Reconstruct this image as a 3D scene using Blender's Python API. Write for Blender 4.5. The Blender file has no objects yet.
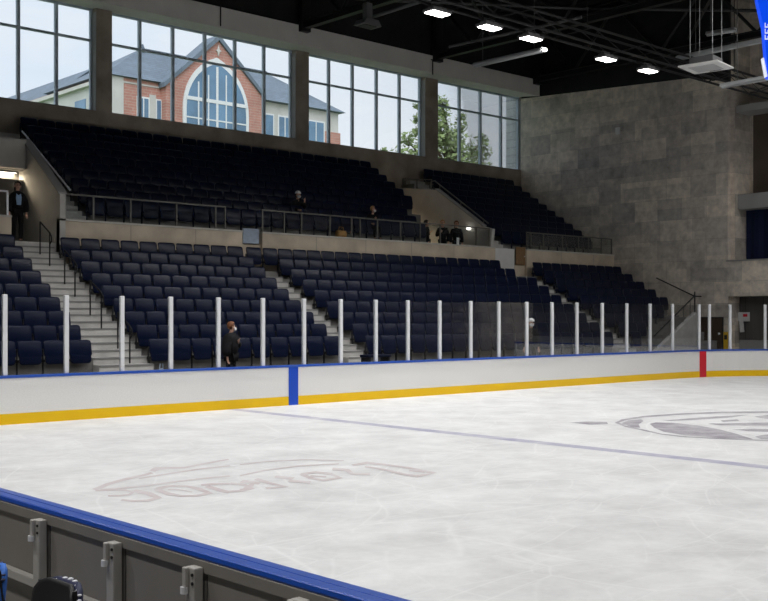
import bpy, bmesh, math, random
from mathutils import Vector, Matrix
R = math.radians
rng = random.Random(7)
SC = bpy.context.scene
COL = SC.collection

# ------------------------------------------------------------------ materials
def mat(name, col, rough=0.6, spec=0.5, var=0.0, scale=4.0, metal=0.0, bump=0.0, emit=None, detail=4.0, stretch=None):
    m = bpy.data.materials.new(name); m.use_nodes = True
    nt = m.node_tree; b = nt.nodes['Principled BSDF']
    b.inputs['Base Color'].default_value = (*col, 1)
    b.inputs['Roughness'].default_value = rough
    b.inputs['Specular IOR Level'].default_value = spec
    b.inputs['Metallic'].default_value = metal
    if emit:
        b.inputs['Emission Color'].default_value = (*emit[0], 1); b.inputs['Emission Strength'].default_value = emit[1]
    if var or bump:
        tc = nt.nodes.new('ShaderNodeTexCoord'); mp = nt.nodes.new('ShaderNodeMapping')
        nt.links.new(tc.outputs['Object'], mp.inputs['Vector'])
        if stretch: mp.inputs['Scale'].default_value = stretch
        n = nt.nodes.new('ShaderNodeTexNoise'); n.inputs['Scale'].default_value = scale; n.inputs['Detail'].default_value = detail
        nt.links.new(mp.outputs['Vector'], n.inputs['Vector'])
        if var:
            r = nt.nodes.new('ShaderNodeValToRGB')
            r.color_ramp.elements[0].position = 0.3; r.color_ramp.elements[1].position = 0.7
            r.color_ramp.elements[0].color = (*[c*(1-var) for c in col], 1)
            r.color_ramp.elements[1].color = (*[min(1, c*(1+var)) for c in col], 1)
            nt.links.new(n.outputs['Fac'], r.inputs['Fac']); nt.links.new(r.outputs['Color'], b.inputs['Base Color'])
        if bump:
            bp = nt.nodes.new('ShaderNodeBump'); bp.inputs['Strength'].default_value = bump; bp.inputs['Distance'].default_value = 0.02
            nt.links.new(n.outputs['Fac'], bp.inputs['Height']); nt.links.new(bp.outputs['Normal'], b.inputs['Normal'])
    return m

def nd(nt, t, **kw):
    n = nt.nodes.new(t)
    for k, v in kw.items():
        if k in n.inputs.keys(): n.inputs[k].default_value = v
        else: setattr(n, k, v)
    return n

def blocks_mat(name, axes, c1, c2, cm, bw, bh, mortar=0.012, rough=0.75, nvar=0.45, nscale=1.6, off=0.5, bump=0.2):
    """stone or brick courses: axes names the two object-space axes the courses run in"""
    m = bpy.data.materials.new(name); m.use_nodes = True
    nt = m.node_tree; b = nt.nodes['Principled BSDF']; L = nt.links.new
    tc = nd(nt, 'ShaderNodeTexCoord'); sx = nd(nt, 'ShaderNodeSeparateXYZ'); cx = nd(nt, 'ShaderNodeCombineXYZ')
    L(tc.outputs['Object'], sx.inputs[0]); L(sx.outputs[axes[0]], cx.inputs[0]); L(sx.outputs[axes[1]], cx.inputs[1])
    br = nd(nt, 'ShaderNodeTexBrick'); br.offset = off; br.offset_frequency = 2; br.squash = 1.35; br.squash_frequency = 3
    for k, v in (('Color1', (*c1, 1)), ('Color2', (*c2, 1)), ('Mortar', (*cm, 1)), ('Scale', 1.0), ('Mortar Size', mortar), ('Brick Width', bw), ('Row Height', bh), ('Bias', 0.0)):
        br.inputs[k].default_value = v
    L(cx.outputs[0], br.inputs['Vector'])
    n = nd(nt, 'ShaderNodeTexNoise', Scale=nscale, Detail=8.0, Roughness=0.62); L(tc.outputs['Object'], n.inputs['Vector'])
    mr = nd(nt, 'ShaderNodeMapRange'); mr.inputs[1].default_value = 0.28; mr.inputs[2].default_value = 0.72
    mr.inputs[3].default_value = 1-nvar; mr.inputs[4].default_value = 1+nvar
    L(n.outputs['Fac'], mr.inputs[0])
    if bw < 2 and bh > 0.8:      # big stone slabs: a second, wider course mixed in
        b2 = nd(nt, 'ShaderNodeTexBrick'); b2.offset = 0.31; b2.squash = 0.6; b2.squash_frequency = 2
        for k, v in (('Color1', (*c1, 1)), ('Color2', (*c2, 1)), ('Mortar', (*[(p+q)/2 for p, q in zip(c1, c2)], 1)), ('Scale', 1.0), ('Mortar Size', 0.004), ('Brick Width', bw*1.9), ('Row Height', bh*0.58), ('Bias', 0.0)):
            b2.inputs[k].default_value = v
        L(cx.outputs[0], b2.inputs['Vector'])
        m2 = nd(nt, 'ShaderNodeMix', data_type='RGBA'); m2.inputs[0].default_value = 0.4; L(br.outputs['Color'], m2.inputs[6]); L(b2.outputs['Color'], m2.inputs[7])
        src = m2.outputs[2]
    else: src = br.outputs['Color']
    mx = nd(nt, 'ShaderNodeMix', data_type='RGBA', blend_type='MULTIPLY'); mx.inputs[0].default_value = 1.0
    L(src, mx.inputs[6]); L(mr.outputs[0], mx.inputs[7]); L(mx.outputs[2], b.inputs['Base Color'])
    b.inputs['Roughness'].default_value = rough
    bp = nd(nt, 'ShaderNodeBump', Strength=bump, Distance=0.03); L(n.outputs['Fac'], bp.inputs['Height']); L(bp.outputs['Normal'], b.inputs['Normal'])
    return m

def glass_mat(name, tint=(0.95, 0.96, 0.97), refl=1.0, rough=0.02):
    m = bpy.data.materials.new(name); m.use_nodes = True
    nt = m.node_tree; nt.nodes.clear(); L = nt.links.new
    o = nd(nt, 'ShaderNodeOutputMaterial'); mx = nd(nt, 'ShaderNodeMixShader')
    t = nd(nt, 'ShaderNodeBsdfTransparent', Color=(*tint, 1)); g = nd(nt, 'ShaderNodeBsdfGlossy', Roughness=rough)
    f = nd(nt, 'ShaderNodeFresnel', IOR=1.35); ml = nd(nt, 'ShaderNodeMath', operation='MULTIPLY'); ml.inputs[1].default_value = refl
    L(f.outputs[0], ml.inputs[0]); L(ml.outputs[0], mx.inputs[0]); L(t.outputs[0], mx.inputs[1]); L(g.outputs[0], mx.inputs[2]); L(mx.outputs[0], o.inputs[0])
    return m

def ice_mat():
    m = bpy.data.materials.new('ice'); m.use_nodes = True
    nt = m.node_tree; b = nt.nodes['Principled BSDF']; L = nt.links.new
    tc = nd(nt, 'ShaderNodeTexCoord')
    n1 = nd(nt, 'ShaderNodeTexNoise', Scale=0.9, Detail=10.0, Roughness=0.72); L(tc.outputs['Object'], n1.inputs['Vector'])
    r1 = nd(nt, 'ShaderNodeValToRGB'); e = r1.color_ramp.elements
    e[0].position = 0.34; e[0].color = (0.64, 0.645, 0.65, 1); e[1].position = 0.66; e[1].color = (0.85, 0.86, 0.865, 1)
    L(n1.outputs['Fac'], r1.inputs['Fac'])
    # skate scratches: thin arcs from rings around scattered centres
    nw = nd(nt, 'ShaderNodeTexNoise', Scale=0.25, Detail=2.0); L(tc.outputs['Object'], nw.inputs['Vector'])
    add = nd(nt, 'ShaderNodeMix', data_type='RGBA', blend_type='ADD'); add.inputs[0].default_value = 2.0
    L(tc.outputs['Object'], add.inputs[6]); L(nw.outputs['Color'], add.inputs[7])
    prev = r1.outputs['Color']
    for sc, th, loc, amt in ((0.9, 0.014, (0, 0, 0), 0.3), (0.55, 0.009, (4, 2, 0), 0.35), (1.6, 0.024, (9, 5, 0), 0.2)):
        mp = nd(nt, 'ShaderNodeMapping'); mp.inputs['Location'].default_value = loc; mp.inputs['Rotation'].default_value = (0, 0, sc*3)
        mp.inputs['Scale'].default_value = (1, 1.7, 0)
        L(add.outputs[2], mp.inputs['Vector'])
        v = nd(nt, 'ShaderNodeTexVoronoi', Scale=sc*0.6, feature='DISTANCE_TO_EDGE'); L(mp.outputs['Vector'], v.inputs['Vector'])
        cr = nd(nt, 'ShaderNodeValToRGB'); cr.color_ramp.elements[0].color = (amt, amt, amt, 1); cr.color_ramp.elements[1].color = (0, 0, 0, 1)
        cr.color_ramp.elements[0].position = 0; cr.color_ramp.elements[1].position = th
        L(v.outputs['Distance'], cr.inputs['Fac'])
        mx = nd(nt, 'ShaderNodeMix', data_type='RGBA'); L(cr.outputs['Color'], mx.inputs[0]); L(prev, mx.inputs[6]); mx.inputs[7].default_value = (0.95, 0.96, 0.96, 1)
        prev = mx.outputs[2]
    L(prev, b.inputs['Base Color'])
    b.inputs['Roughness'].default_value = 0.42; b.inputs['Specular IOR Level'].default_value = 0.22
    return m

def paint_mat(name, col):
    """paint under scuffed ice"""
    m = bpy.data.materials.new(name); m.use_nodes = True
    nt = m.node_tree; b = nt.nodes['Principled BSDF']; L = nt.links.new
    tc = nd(nt, 'ShaderNodeTexCoord'); n = nd(nt, 'ShaderNodeTexNoise', Scale=1.7, Detail=8.0, Roughness=0.7); L(tc.outputs['Object'], n.inputs['Vector'])
    r = nd(nt, 'ShaderNodeValToRGB'); e = r.color_ramp.elements
    e[0].position = 0.36; e[0].color = (*col, 1); e[1].position = 0.68; e[1].color = (*[c*0.35+0.5 for c in col], 1)
    L(n.outputs['Fac'], r.inputs['Fac']); L(r.outputs['Color'], b.inputs['Base Color'])
    b.inputs['Roughness'].default_value = 0.42; b.inputs['Specular IOR Level'].default_value = 0.22
    return m

MT = dict(
    ice=ice_mat(),
    board=mat('board_white', (0.78, 0.78, 0.77), 0.35, 0.4, 0.05, 9, stretch=(3, 3, 6)),
    yellow=mat('kick_yellow', (0.85, 0.53, 0.0), 0.35, 0.4),
    blue=mat('cap_blue', (0.012, 0.075, 0.42), 0.32, 0.5, 0.12, 6, stretch=(1, 12, 12)),
    stripe=mat('stripe_blue', (0.005, 0.065, 0.52), 0.35, 0.4),
    red=mat('stripe_red', (0.62, 0.012, 0.03), 0.35, 0.4),
    post=mat('post_white', (0.72, 0.73, 0.75), 0.35, 0.5, metal=0.0),
    glass=glass_mat('rink_glass', (0.95, 0.955, 0.96), 0.35),
    wglass=glass_mat('window_glass', (0.93, 0.95, 0.97), 0.7),
    rglass=glass_mat('rail_glass', (0.93, 0.95, 0.95), 0.25),
    seat=mat('seat_navy', (0.0036, 0.0075, 0.028), 0.30, 0.2),
    seatd=mat('seat_pan_navy', (0.0034, 0.0071, 0.0265), 0.4, 0.12),
    black=mat('black_metal', (0.012, 0.012, 0.013), 0.5, 0.4),
    roofm=mat('roof_black', (0.017, 0.017, 0.018), 0.7, 0.3, 0.3, 1.5),
    truss=mat('truss_black', (0.013, 0.013, 0.014), 0.5, 0.5),
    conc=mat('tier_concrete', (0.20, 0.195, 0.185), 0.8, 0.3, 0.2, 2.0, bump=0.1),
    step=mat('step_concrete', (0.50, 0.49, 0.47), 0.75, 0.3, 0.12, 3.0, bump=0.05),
    nose=mat('nosing_grey', (0.24, 0.24, 0.235), 0.7, 0.3),
    fasc=mat('fascia_stone', (0.60, 0.515, 0.405), 0.75, 0.3, 0.22, 1.1, bump=0.15, detail=8),
    fcap=mat('fascia_cap', (0.55, 0.53, 0.48), 0.6, 0.3, 0.1, 3),
    plaster=mat('vomitory_plaster', (0.53, 0.52, 0.49), 0.8, 0.2, 0.08, 2),
    beam=mat('beam_grey', (0.72, 0.705, 0.67), 0.7, 0.3, 0.06, 1.2),
    sillw=mat('sill_stone', (0.33, 0.285, 0.235), 0.8, 0.3, 0.25, 1.3, bump=0.1, detail=8),
    mull=mat('mullion_grey', (0.46, 0.54, 0.62), 0.45, 0.5),
    rail=mat('rail_steel', (0.17, 0.165, 0.15), 0.4, 0.5, metal=0.3),
    railw=mat('rail_bright', (0.78, 0.80, 0.85), 0.3, 0.6),
    floor=mat('concrete_floor', (0.22, 0.215, 0.205), 0.7, 0.3, 0.15, 1.5),
    stone=blocks_mat('stone_panels', ('Y', 'Z'), (0.80, 0.71, 0.59), (0.36, 0.335, 0.31), (0.30, 0.275, 0.245), 1.25, 0.95, 0.007, 0.7, 0.30, 2.6, 0.37),
    dwall=mat('dark_wall', (0.06, 0.06, 0.06), 0.8, 0.2, 0.2, 1),
    brown=mat('brown_panel', (0.085, 0.065, 0.05), 0.7, 0.3, 0.15, 1.5),
    greyp=mat('grey_panel', (0.11, 0.105, 0.10), 0.6, 0.3, 0.1, 1.2, stretch=(1, 6, 0.3)),
    greyl=mat('grey_ledge', (0.33, 0.33, 0.32), 0.7, 0.3, 0.08, 1.5),
    curtain=mat('navy_curtain', (0.008, 0.014, 0.045), 0.8, 0.2),
    wood=mat('door_brown', (0.055, 0.034, 0.02), 0.5, 0.4, 0.25, 3, stretch=(8, 8, 0.6)),
    woodt=mat('wood_tan', (0.24, 0.15, 0.075), 0.6, 0.3, 0.2, 4, stretch=(8, 8, 0.8)),
    white=mat('painted_white', (0.7, 0.7, 0.69), 0.5, 0.4, 0.04, 3),
    lens=mat('lamp_lens', (0.9, 0.9, 0.9), 0.4, 0.3, emit=((1.0, 0.97, 0.93), 14.0)),
    lens2=mat('warm_lens', (0.9, 0.9, 0.9), 0.4, 0.3, emit=((1.0, 0.95, 0.85), 3.0)),
    fix=mat('fixture_grey', (0.12, 0.12, 0.125), 0.5, 0.4),
    tube=mat('tube_grey', (0.42, 0.43, 0.44), 0.4, 0.5, 0.05, 4),
    dashback=mat('dasher_back', (0.235, 0.22, 0.20), 0.6, 0.3, 0.06, 3),
    dashfr=mat('dasher_frame', (0.42, 0.405, 0.375), 0.5, 0.4, 0.05, 5),
    brickw=blocks_mat('red_brick', ('X', 'Z'), (0.52, 0.25, 0.19), (0.46, 0.215, 0.165), (0.52, 0.39, 0.33), 0.6, 0.2, 0.016, 0.85, 0.15, 0.7),
    limest=mat('limestone', (0.62, 0.60, 0.55), 0.8, 0.2, 0.08, 1.0),
    slate=blocks_mat('slate_roof', ('X', 'Y'), (0.17, 0.21, 0.25), (0.145, 0.18, 0.215), (0.11, 0.135, 0.16), 0.7, 0.3, 0.02, 0.7, 0.15, 0.6),
    sidew=mat('pale_panel', (0.58, 0.58, 0.54), 0.7, 0.3, 0.06, 1.0),
    bglass=mat('building_glass', (0.13, 0.24, 0.36), 0.12, 0.8, 0.25, 0.5),
    bframe=mat('building_frame', (0.8, 0.8, 0.78), 0.5, 0.4),
    leaf=mat('leaf_green', (0.24, 0.31, 0.12), 0.6, 0.3, 0.6, 1.6),
    bark=mat('bark_brown', (0.10, 0.07, 0.05), 0.9, 0.2, 0.3, 6),
    grass=mat('lawn_green', (0.10, 0.19, 0.05), 0.9, 0.2, 0.3, 2),
    siding=blocks_mat('pale_siding', ('Y', 'Z'), (0.74, 0.76, 0.78), (0.70, 0.72, 0.75), (0.45, 0.47, 0.5), 9.0, 0.42, 0.03, 0.7, 0.05, 1.0),
    skin=mat('skin', (0.62, 0.37, 0.27), 0.5, 0.4, 0.06, 20),
    cloth=mat('black_cloth', (0.012, 0.012, 0.014), 0.85, 0.2, 0.2, 20),
    shirt=mat('blue_shirt', (0.32, 0.47, 0.68), 0.8, 0.2, 0.05, 20),
    whitec=mat('white_cloth', (0.8, 0.8, 0.8), 0.8, 0.2),
    hred=mat('hair_auburn', (0.20, 0.075, 0.03), 0.6, 0.4, 0.3, 40),
    hdark=mat('hair_dark', (0.022, 0.014, 0.011), 0.6, 0.4, 0.3, 40),
    hblond=mat('hair_blond', (0.5, 0.28, 0.11), 0.6, 0.4, 0.3, 40),
    shoe=mat('shoe_black', (0.02, 0.02, 0.02), 0.5, 0.4),
    eye=mat('eye_dark', (0.02, 0.015, 0.012), 0.2, 0.5),
    signblue=mat('banner_blue', (0.0, 0.07, 0.75), 0.5, 0.4, emit=((0.0, 0.06, 0.85), 0.75)),
    signw=mat('banner_white', (0.8, 0.8, 0.85), 0.5, 0.4, emit=((0.8, 0.85, 1.0), 0.6)),
    signy=mat('sign_yellow', (0.72, 0.45, 0.02), 0.5, 0.4),
    tan=mat('tan_canvas', (0.5, 0.27, 0.10), 0.8, 0.2, 0.15, 10),
    lblue=mat('chair_blue', (0.05, 0.18, 0.62), 0.6, 0.3, 0.1, 10),
    navyf=mat('navy_print', (0.02, 0.025, 0.07), 0.5, 0.4),
    paintt=paint_mat('text_paint', (0.60, 0.525, 0.535)),
    paintl=paint_mat('logo_paint', (0.26, 0.24, 0.29)),
    paintb=paint_mat('line_paint', (0.36, 0.36, 0.50)),
    bag=mat('pale_plastic', (0.35, 0.42, 0.52), 0.5, 0.4, 0.1, 8),
)

# ------------------------------------------------------------------ mesh building
class MB:
    def __init__(s): s.v = []; s.f = []
    def add(s, vs, fs):
        o = len(s.v); s.v += [tuple(p) for p in vs]; s.f += [tuple(i+o for i in f) for f in fs]; return s
    def box(s, x0, x1, y0, y1, z0, z1):
        return s.add([(x0,y0,z0),(x1,y0,z0),(x1,y1,z0),(x0,y1,z0),(x0,y0,z1),(x1,y0,z1),(x1,y1,z1),(x0,y1,z1)],
                     [(3,2,1,0),(4,5,6,7),(0,1,5,4),(1,2,6,5),(2,3,7,6),(3,0,4,7)])
    def prism(s, poly, axis, a, b):
        """poly: 2-D outline; axis the extrusion axis. x: (y,z), y: (x,z), z: (x,y)"""
        def P(p, t): return {'x': (t, p[0], p[1]), 'y': (p[0], t, p[1]), 'z': (p[0], p[1], t)}[axis]
        n = len(poly); vs = [P(p, a) for p in poly]+[P(p, b) for p in poly]
        fs = [tuple(range(n))[::-1], tuple(range(n, 2*n))]+[(i, (i+1) % n, n+(i+1) % n, n+i) for i in range(n)]
        return s.add(vs, fs)
    def tube(s, pts, r, n=8, cap=True):
        pts = [Vector(p) for p in pts]; rr = r if isinstance(r, (list, tuple)) else [r]*len(pts)
        vs = []; up = None
        for i, p in enumerate(pts):
            d = (pts[min(i+1, len(pts)-1)]-pts[max(i-1, 0)]).normalized()
            if up is None: up = Vector((0, 0, 1)) if abs(d.z) < 0.9 else Vector((1, 0, 0))
            u = d.cross(up).normalized(); w = u.cross(d).normalized(); up = w
            for k in range(n):
                a = 2*math.pi*k/n; vs.append(p+(u*math.cos(a)+w*math.sin(a))*rr[i])
        fs = [(i*n+k, i*n+(k+1) % n, (i+1)*n+(k+1) % n, (i+1)*n+k) for i in range(len(pts)-1) for k in range(n)]
        if cap: fs += [tuple(range(n))[::-1], tuple(range((len(pts)-1)*n, len(pts)*n))]
        return s.add(vs, fs)
    def ball(s, c, r, nu=12, nv=8, keep=None):
        c = Vector(c); rx, ry, rz = (r if isinstance(r, (list, tuple)) else (r, r, r)); vs = []; idx = {}
        for j in range(nv+1):
            t = math.pi*j/nv
            for i in range(nu):
                a = 2*math.pi*i/nu; vs.append((c.x+rx*math.sin(t)*math.cos(a), c.y+ry*math.sin(t)*math.sin(a), c.z+rz*math.cos(t)))
        fs = []
        for j in range(nv):
            for i in range(nu):
                f = (j*nu+i, (j+1)*nu+i, (j+1)*nu+(i+1) % nu, j*nu+(i+1) % nu)
                if keep is None or keep(sum((Vector(vs[q]) for q in f), Vector())/4-c): fs.append(f)
        return s.add(vs, fs)
    def pillow(s, poly, t, inset, xf):
        """rounded slab: outline poly (u,w), half thickness t, edge rounding inset; xf maps (u,w,d) to 3-D"""
        n = len(poly); cu = sum(p[0] for p in poly)/n; cw = sum(p[1] for p in poly)/n
        def ins(k): return [(p[0]-math.copysign(min(k, abs(p[0]-cu)), p[0]-cu), p[1]-math.copysign(min(k, abs(p[1]-cw)), p[1]-cw)) for p in poly]
        loops = [(ins(inset), -t), (poly, -t*0.45), (poly, t*0.45), (ins(inset), t)]
        vs = [xf(u, w, d) for pl, d in loops for u, w in pl]
        fs = [tuple(range(n))[::-1], tuple(range(3*n, 4*n))]
        for l in range(3): fs += [(l*n+i, l*n+(i+1) % n, (l+1)*n+(i+1) % n, (l+1)*n+i) for i in range(n)]
        return s.add(vs, fs)
    def build(s, name, m, parent=None, smooth=False, bevel=0.0):
        me = bpy.data.meshes.new(name); me.from_pydata(s.v, [], s.f); me.update()
        bm = bmesh.new(); bm.from_mesh(me); bmesh.ops.recalc_face_normals(bm, faces=bm.faces); bm.to_mesh(me); bm.free()
        o = bpy.data.objects.new(name, me); COL.objects.link(o)
        if m is not None: me.materials.append(MT[m] if isinstance(m, str) else m)
        if smooth:
            for p in me.polygons: p.use_smooth = True
        if bevel:
            b = o.modifiers.new('Bevel', 'BEVEL'); b.width = bevel; b.segments = 2; b.limit_method = 'ANGLE'
        if parent: o.parent = parent
        return o

def tag(o, label=None, cat=None, group=None, kind=None):
    for k, v in (('label', label), ('category', cat), ('group', group), ('kind', kind)):
        if v: o[k] = v
    return o
def thing(name, label, cat, loc=(0, 0, 0), rz=0, group=None, kind=None):
    o = bpy.data.objects.new(name, None); COL.objects.link(o); o.location = loc; o.rotation_euler = (0, 0, rz)
    o.empty_display_size = 0.2
    return tag(o, label, cat, group, kind)
def struct(o): o['kind'] = 'structure'; return o
ORD = ('first second third fourth fifth sixth seventh eighth ninth tenth eleventh twelfth thirteenth fourteenth fifteenth sixteenth '
       'seventeenth eighteenth nineteenth twentieth twenty-first twenty-second twenty-third').split()
def rrect(w, h, r, n=3):
    pts = []
    for cx, cy, a0 in ((w/2-r, h/2-r, 0), (-w/2+r, h/2-r, 90), (-w/2+r, -h/2+r, 180), (w/2-r, -h/2+r, 270)):
        for k in range(n+1):
            a = R(a0+90*k/n); pts.append((cx+r*math.cos(a), cy+r*math.sin(a)))
    return pts

# ------------------------------------------------------------------ camera
CAM = (-17.182, -22.098, 2.25)
cd = bpy.data.cameras.new('camera'); cam = bpy.data.objects.new('camera', cd); COL.objects.link(cam)
cam.location = CAM; cam.rotation_euler = (R(90), 0, -math.atan2(0.67732548, 0.73568349))
cd.sensor_width = 36; cd.lens = 36*1091/768; cd.shift_y = 16.5/768; cd.clip_end = 500
SC.camera = cam
SC.view_settings.view_transform = 'Standard'; SC.view_settings.look = 'None'; SC.view_settings.gamma = 1; SC.view_settings.exposure = 0

# ------------------------------------------------------------------ shell of the hall
struct(MB().box(-26, 29, -32, 14.4, -0.3, -0.03).build('floor', 'floor'))
struct(MB().box(-9.5, 26, 0.14, 3.2, -0.03, 0.35).build('walkway', 'floor'))
struct(MB().box(-26, -14.25, -32, 0, -0.03, 0.1).build('viewing_floor', 'floor'))

# rink outline (rounded corners), far side on y = 0
XL, XR, YN, RC = -14.0, 24.0, -21.2, 6.0
def outline(off, seg=14):
    pts = []
    for cx, cy, a0 in ((XR-RC, -RC, 90), (XR-RC, YN+RC, 0), (XL+RC, YN+RC, -90), (XL+RC, -RC, -180)):
        for k in range(seg+1):
            a = R(a0-90*k/seg); pts.append((cx+(RC+off)*math.cos(a), cy+(RC+off)*math.sin(a)))
    return pts
ice = MB().prism(outline(0.0), 'z', -0.03, 0.0).build('ice_sheet', 'ice'); struct(ice)

def flat(mb, poly, z=0.002):
    return mb.add([(x, y, z) for x, y in poly], [tuple(range(len(poly)))])
def stroke(mb, pts, w, z=0.002):
    """ribbon w wide (one number, or one per point) along a ground path"""
    n = len(pts); ws = w if isinstance(w, (list, tuple)) else [w]*n; vs = []
    for i, p in enumerate(pts):
        a = Vector(pts[max(i-1, 0)]); b = Vector(pts[min(i+1, n-1)]); d = (b-a).normalized(); q = Vector((-d.y, d.x))*ws[i]/2
        vs += [(p[0]+q.x, p[1]+q.y, z), (p[0]-q.x, p[1]-q.y, z)]
    return mb.add(vs, [(2*i, 2*i+1, 2*i+3, 2*i+2) for i in range(n-1)])
#ICE0
TEXT_STROKES = [
  [((-10.34,-9.13),(-10.33,-9.01)),((-10.18,-9.05),(-10.17,-8.89)),((-9.98,-8.86),(-9.96,-8.7)),((-9.57,-8.62),(-9.53,-8.45)),((-9.19,-8.44),(-9.15,-8.29)),((-8.99,-8.31),(-8.96,-8.17))],
  [((-8.9,-8.19),(-8.9,-8.03)),((-8.75,-8.06),(-8.67,-7.78)),((-8.62,-8.07),(-8.5,-7.84)),((-8.38,-8.18),(-8.3,-8.03)),((-7.95,-8.03),(-7.89,-7.87)),((-7.33,-7.8),(-7.29,-7.7))],
  [((-9.42,-8.67),(-9.39,-8.57)),((-8.81,-8.53),(-8.76,-8.42)),((-8.29,-8.44),(-8.24,-8.33)),((-7.76,-8.45),(-7.7,-8.34))],
  [((-10.3,-9.22),(-10.26,-9.11)),((-10.02,-9.27),(-9.97,-9.17)),((-9.79,-9.31),(-9.75,-9.21)),((-9.27,-9.28),(-9.23,-9.17)),((-8.83,-9.27),(-8.78,-9.16)),((-8.36,-9.32),(-8.3,-9.2))],
  [((-10.39,-9.23),(-10.33,-9.11)),((-10.2,-9.32),(-10.15,-9.2)),((-10.1,-9.43),(-10.02,-9.34)),((-10.1,-9.62),(-10.04,-9.62)),((-10.19,-9.7),(-10.21,-9.8)),((-10.3,-9.7),(-10.35,-9.8)),((-10.41,-9.6),(-10.47,-9.7))],
  [((-10.07,-9.57),(-9.93,-9.44)),((-10.06,-9.9),(-9.9,-9.79)),((-10.1,-10.19),(-10.02,-10.25)),((-10.22,-10.23),(-10.28,-10.38)),((-10.37,-10.17),(-10.45,-10.29)),((-10.44,-10.0),(-10.51,-10.09))],
  [((-9.72,-9.68),(-9.67,-9.49)),((-9.5,-9.56),(-9.44,-9.42)),((-9.34,-9.71),(-9.25,-9.6)),((-9.37,-10.03),(-9.24,-9.94)),((-9.42,-10.3),(-9.36,-10.39)),((-9.58,-10.34),(-9.64,-10.48)),((-9.74,-10.24),(-9.82,-10.35)),((-9.74,-9.99),(-9.87,-10.09)),((-9.68,-9.67),(-9.81,-9.73)),((-9.64,-9.6),(-9.74,-9.57))],
  [((-9.64,-9.76),(-9.6,-9.7)),((-9.54,-9.9),(-9.49,-9.85)),((-9.53,-10.14),(-9.48,-10.1))],
  [((-9.13,-9.76),(-9.05,-9.63)),((-8.94,-9.83),(-8.86,-9.69)),((-8.79,-9.93),(-8.7,-9.8))],
  [((-9.16,-9.88),(-9.03,-9.8)),((-9.23,-10.32),(-9.1,-10.23)),((-9.23,-10.52),(-9.1,-10.42))],
  [((-8.24,-9.4),(-8.2,-9.31)),((-7.63,-9.19),(-7.58,-9.09)),((-6.99,-9.17),(-6.93,-9.07)),((-6.41,-9.39),(-6.34,-9.29))],
  [((-7.56,-8.43),(-7.52,-8.35)),((-7.06,-8.41),(-7.01,-8.33)),((-6.48,-8.65),(-6.42,-8.57)),((-6.11,-9.15),(-6.05,-9.08))],
  [((-8.78,-9.9),(-8.68,-9.79)),((-8.72,-10.12),(-8.61,-10.04)),((-8.79,-10.38),(-8.75,-10.45)),((-8.95,-10.41),(-9.01,-10.54)),((-9.14,-10.34),(-9.21,-10.47))],
  [((-8.57,-9.85),(-8.42,-9.71)),((-8.51,-10.19),(-8.36,-10.05))],
  [((-8.61,-9.91),(-8.5,-9.77)),((-8.51,-10.03),(-8.4,-9.96)),((-8.65,-10.14),(-8.63,-10.25)),((-8.87,-10.34),(-8.88,-10.46)),((-8.91,-10.32),(-8.99,-10.46))],
  [((-8.3,-9.79),(-8.17,-9.71)),((-8.39,-10.22),(-8.26,-10.13)),((-8.38,-10.54),(-8.33,-10.63)),((-8.58,-10.44),(-8.67,-10.59))],
  [((-7.99,-9.85),(-7.84,-9.69)),((-7.91,-10.1),(-7.75,-10.01)),((-8.08,-10.27),(-7.93,-10.17)),((-7.96,-10.6),(-7.81,-10.45))],
  [((-7.53,-9.9),(-7.44,-9.74)),((-7.27,-9.88),(-7.14,-9.72)),((-7.24,-10.16),(-7.1,-10.06)),((-7.31,-10.41),(-7.3,-10.52)),((-7.58,-10.42),(-7.69,-10.57)),((-7.55,-10.15),(-7.68,-10.22)),((-7.42,-9.79),(-7.55,-9.85))],
  [((-7.53,-10.07),(-7.45,-9.99)),((-7.43,-10.3),(-7.35,-10.22))],
  [((-6.9,-9.8),(-6.73,-9.62)),((-6.82,-10.0),(-6.64,-9.88)),((-7.01,-10.34),(-6.83,-10.21)),((-6.84,-10.57),(-6.68,-10.4))],
  [((-6.38,-9.68),(-6.3,-9.54)),((-6.06,-9.65),(-5.89,-9.45)),((-5.99,-9.97),(-5.86,-9.86)),((-5.97,-10.45),(-5.84,-10.36)),((-6.06,-11.01),(-5.94,-11.02)),((-6.34,-11.0),(-6.49,-11.18)),((-6.35,-10.79),(-6.5,-10.88)),((-6.25,-10.29),(-6.37,-10.37)),((-6.22,-9.79),(-6.33,-9.87))],
  [((-6.14,-10.64),(-6.05,-10.56)),((-6.09,-10.91),(-5.99,-10.83))],
]
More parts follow.
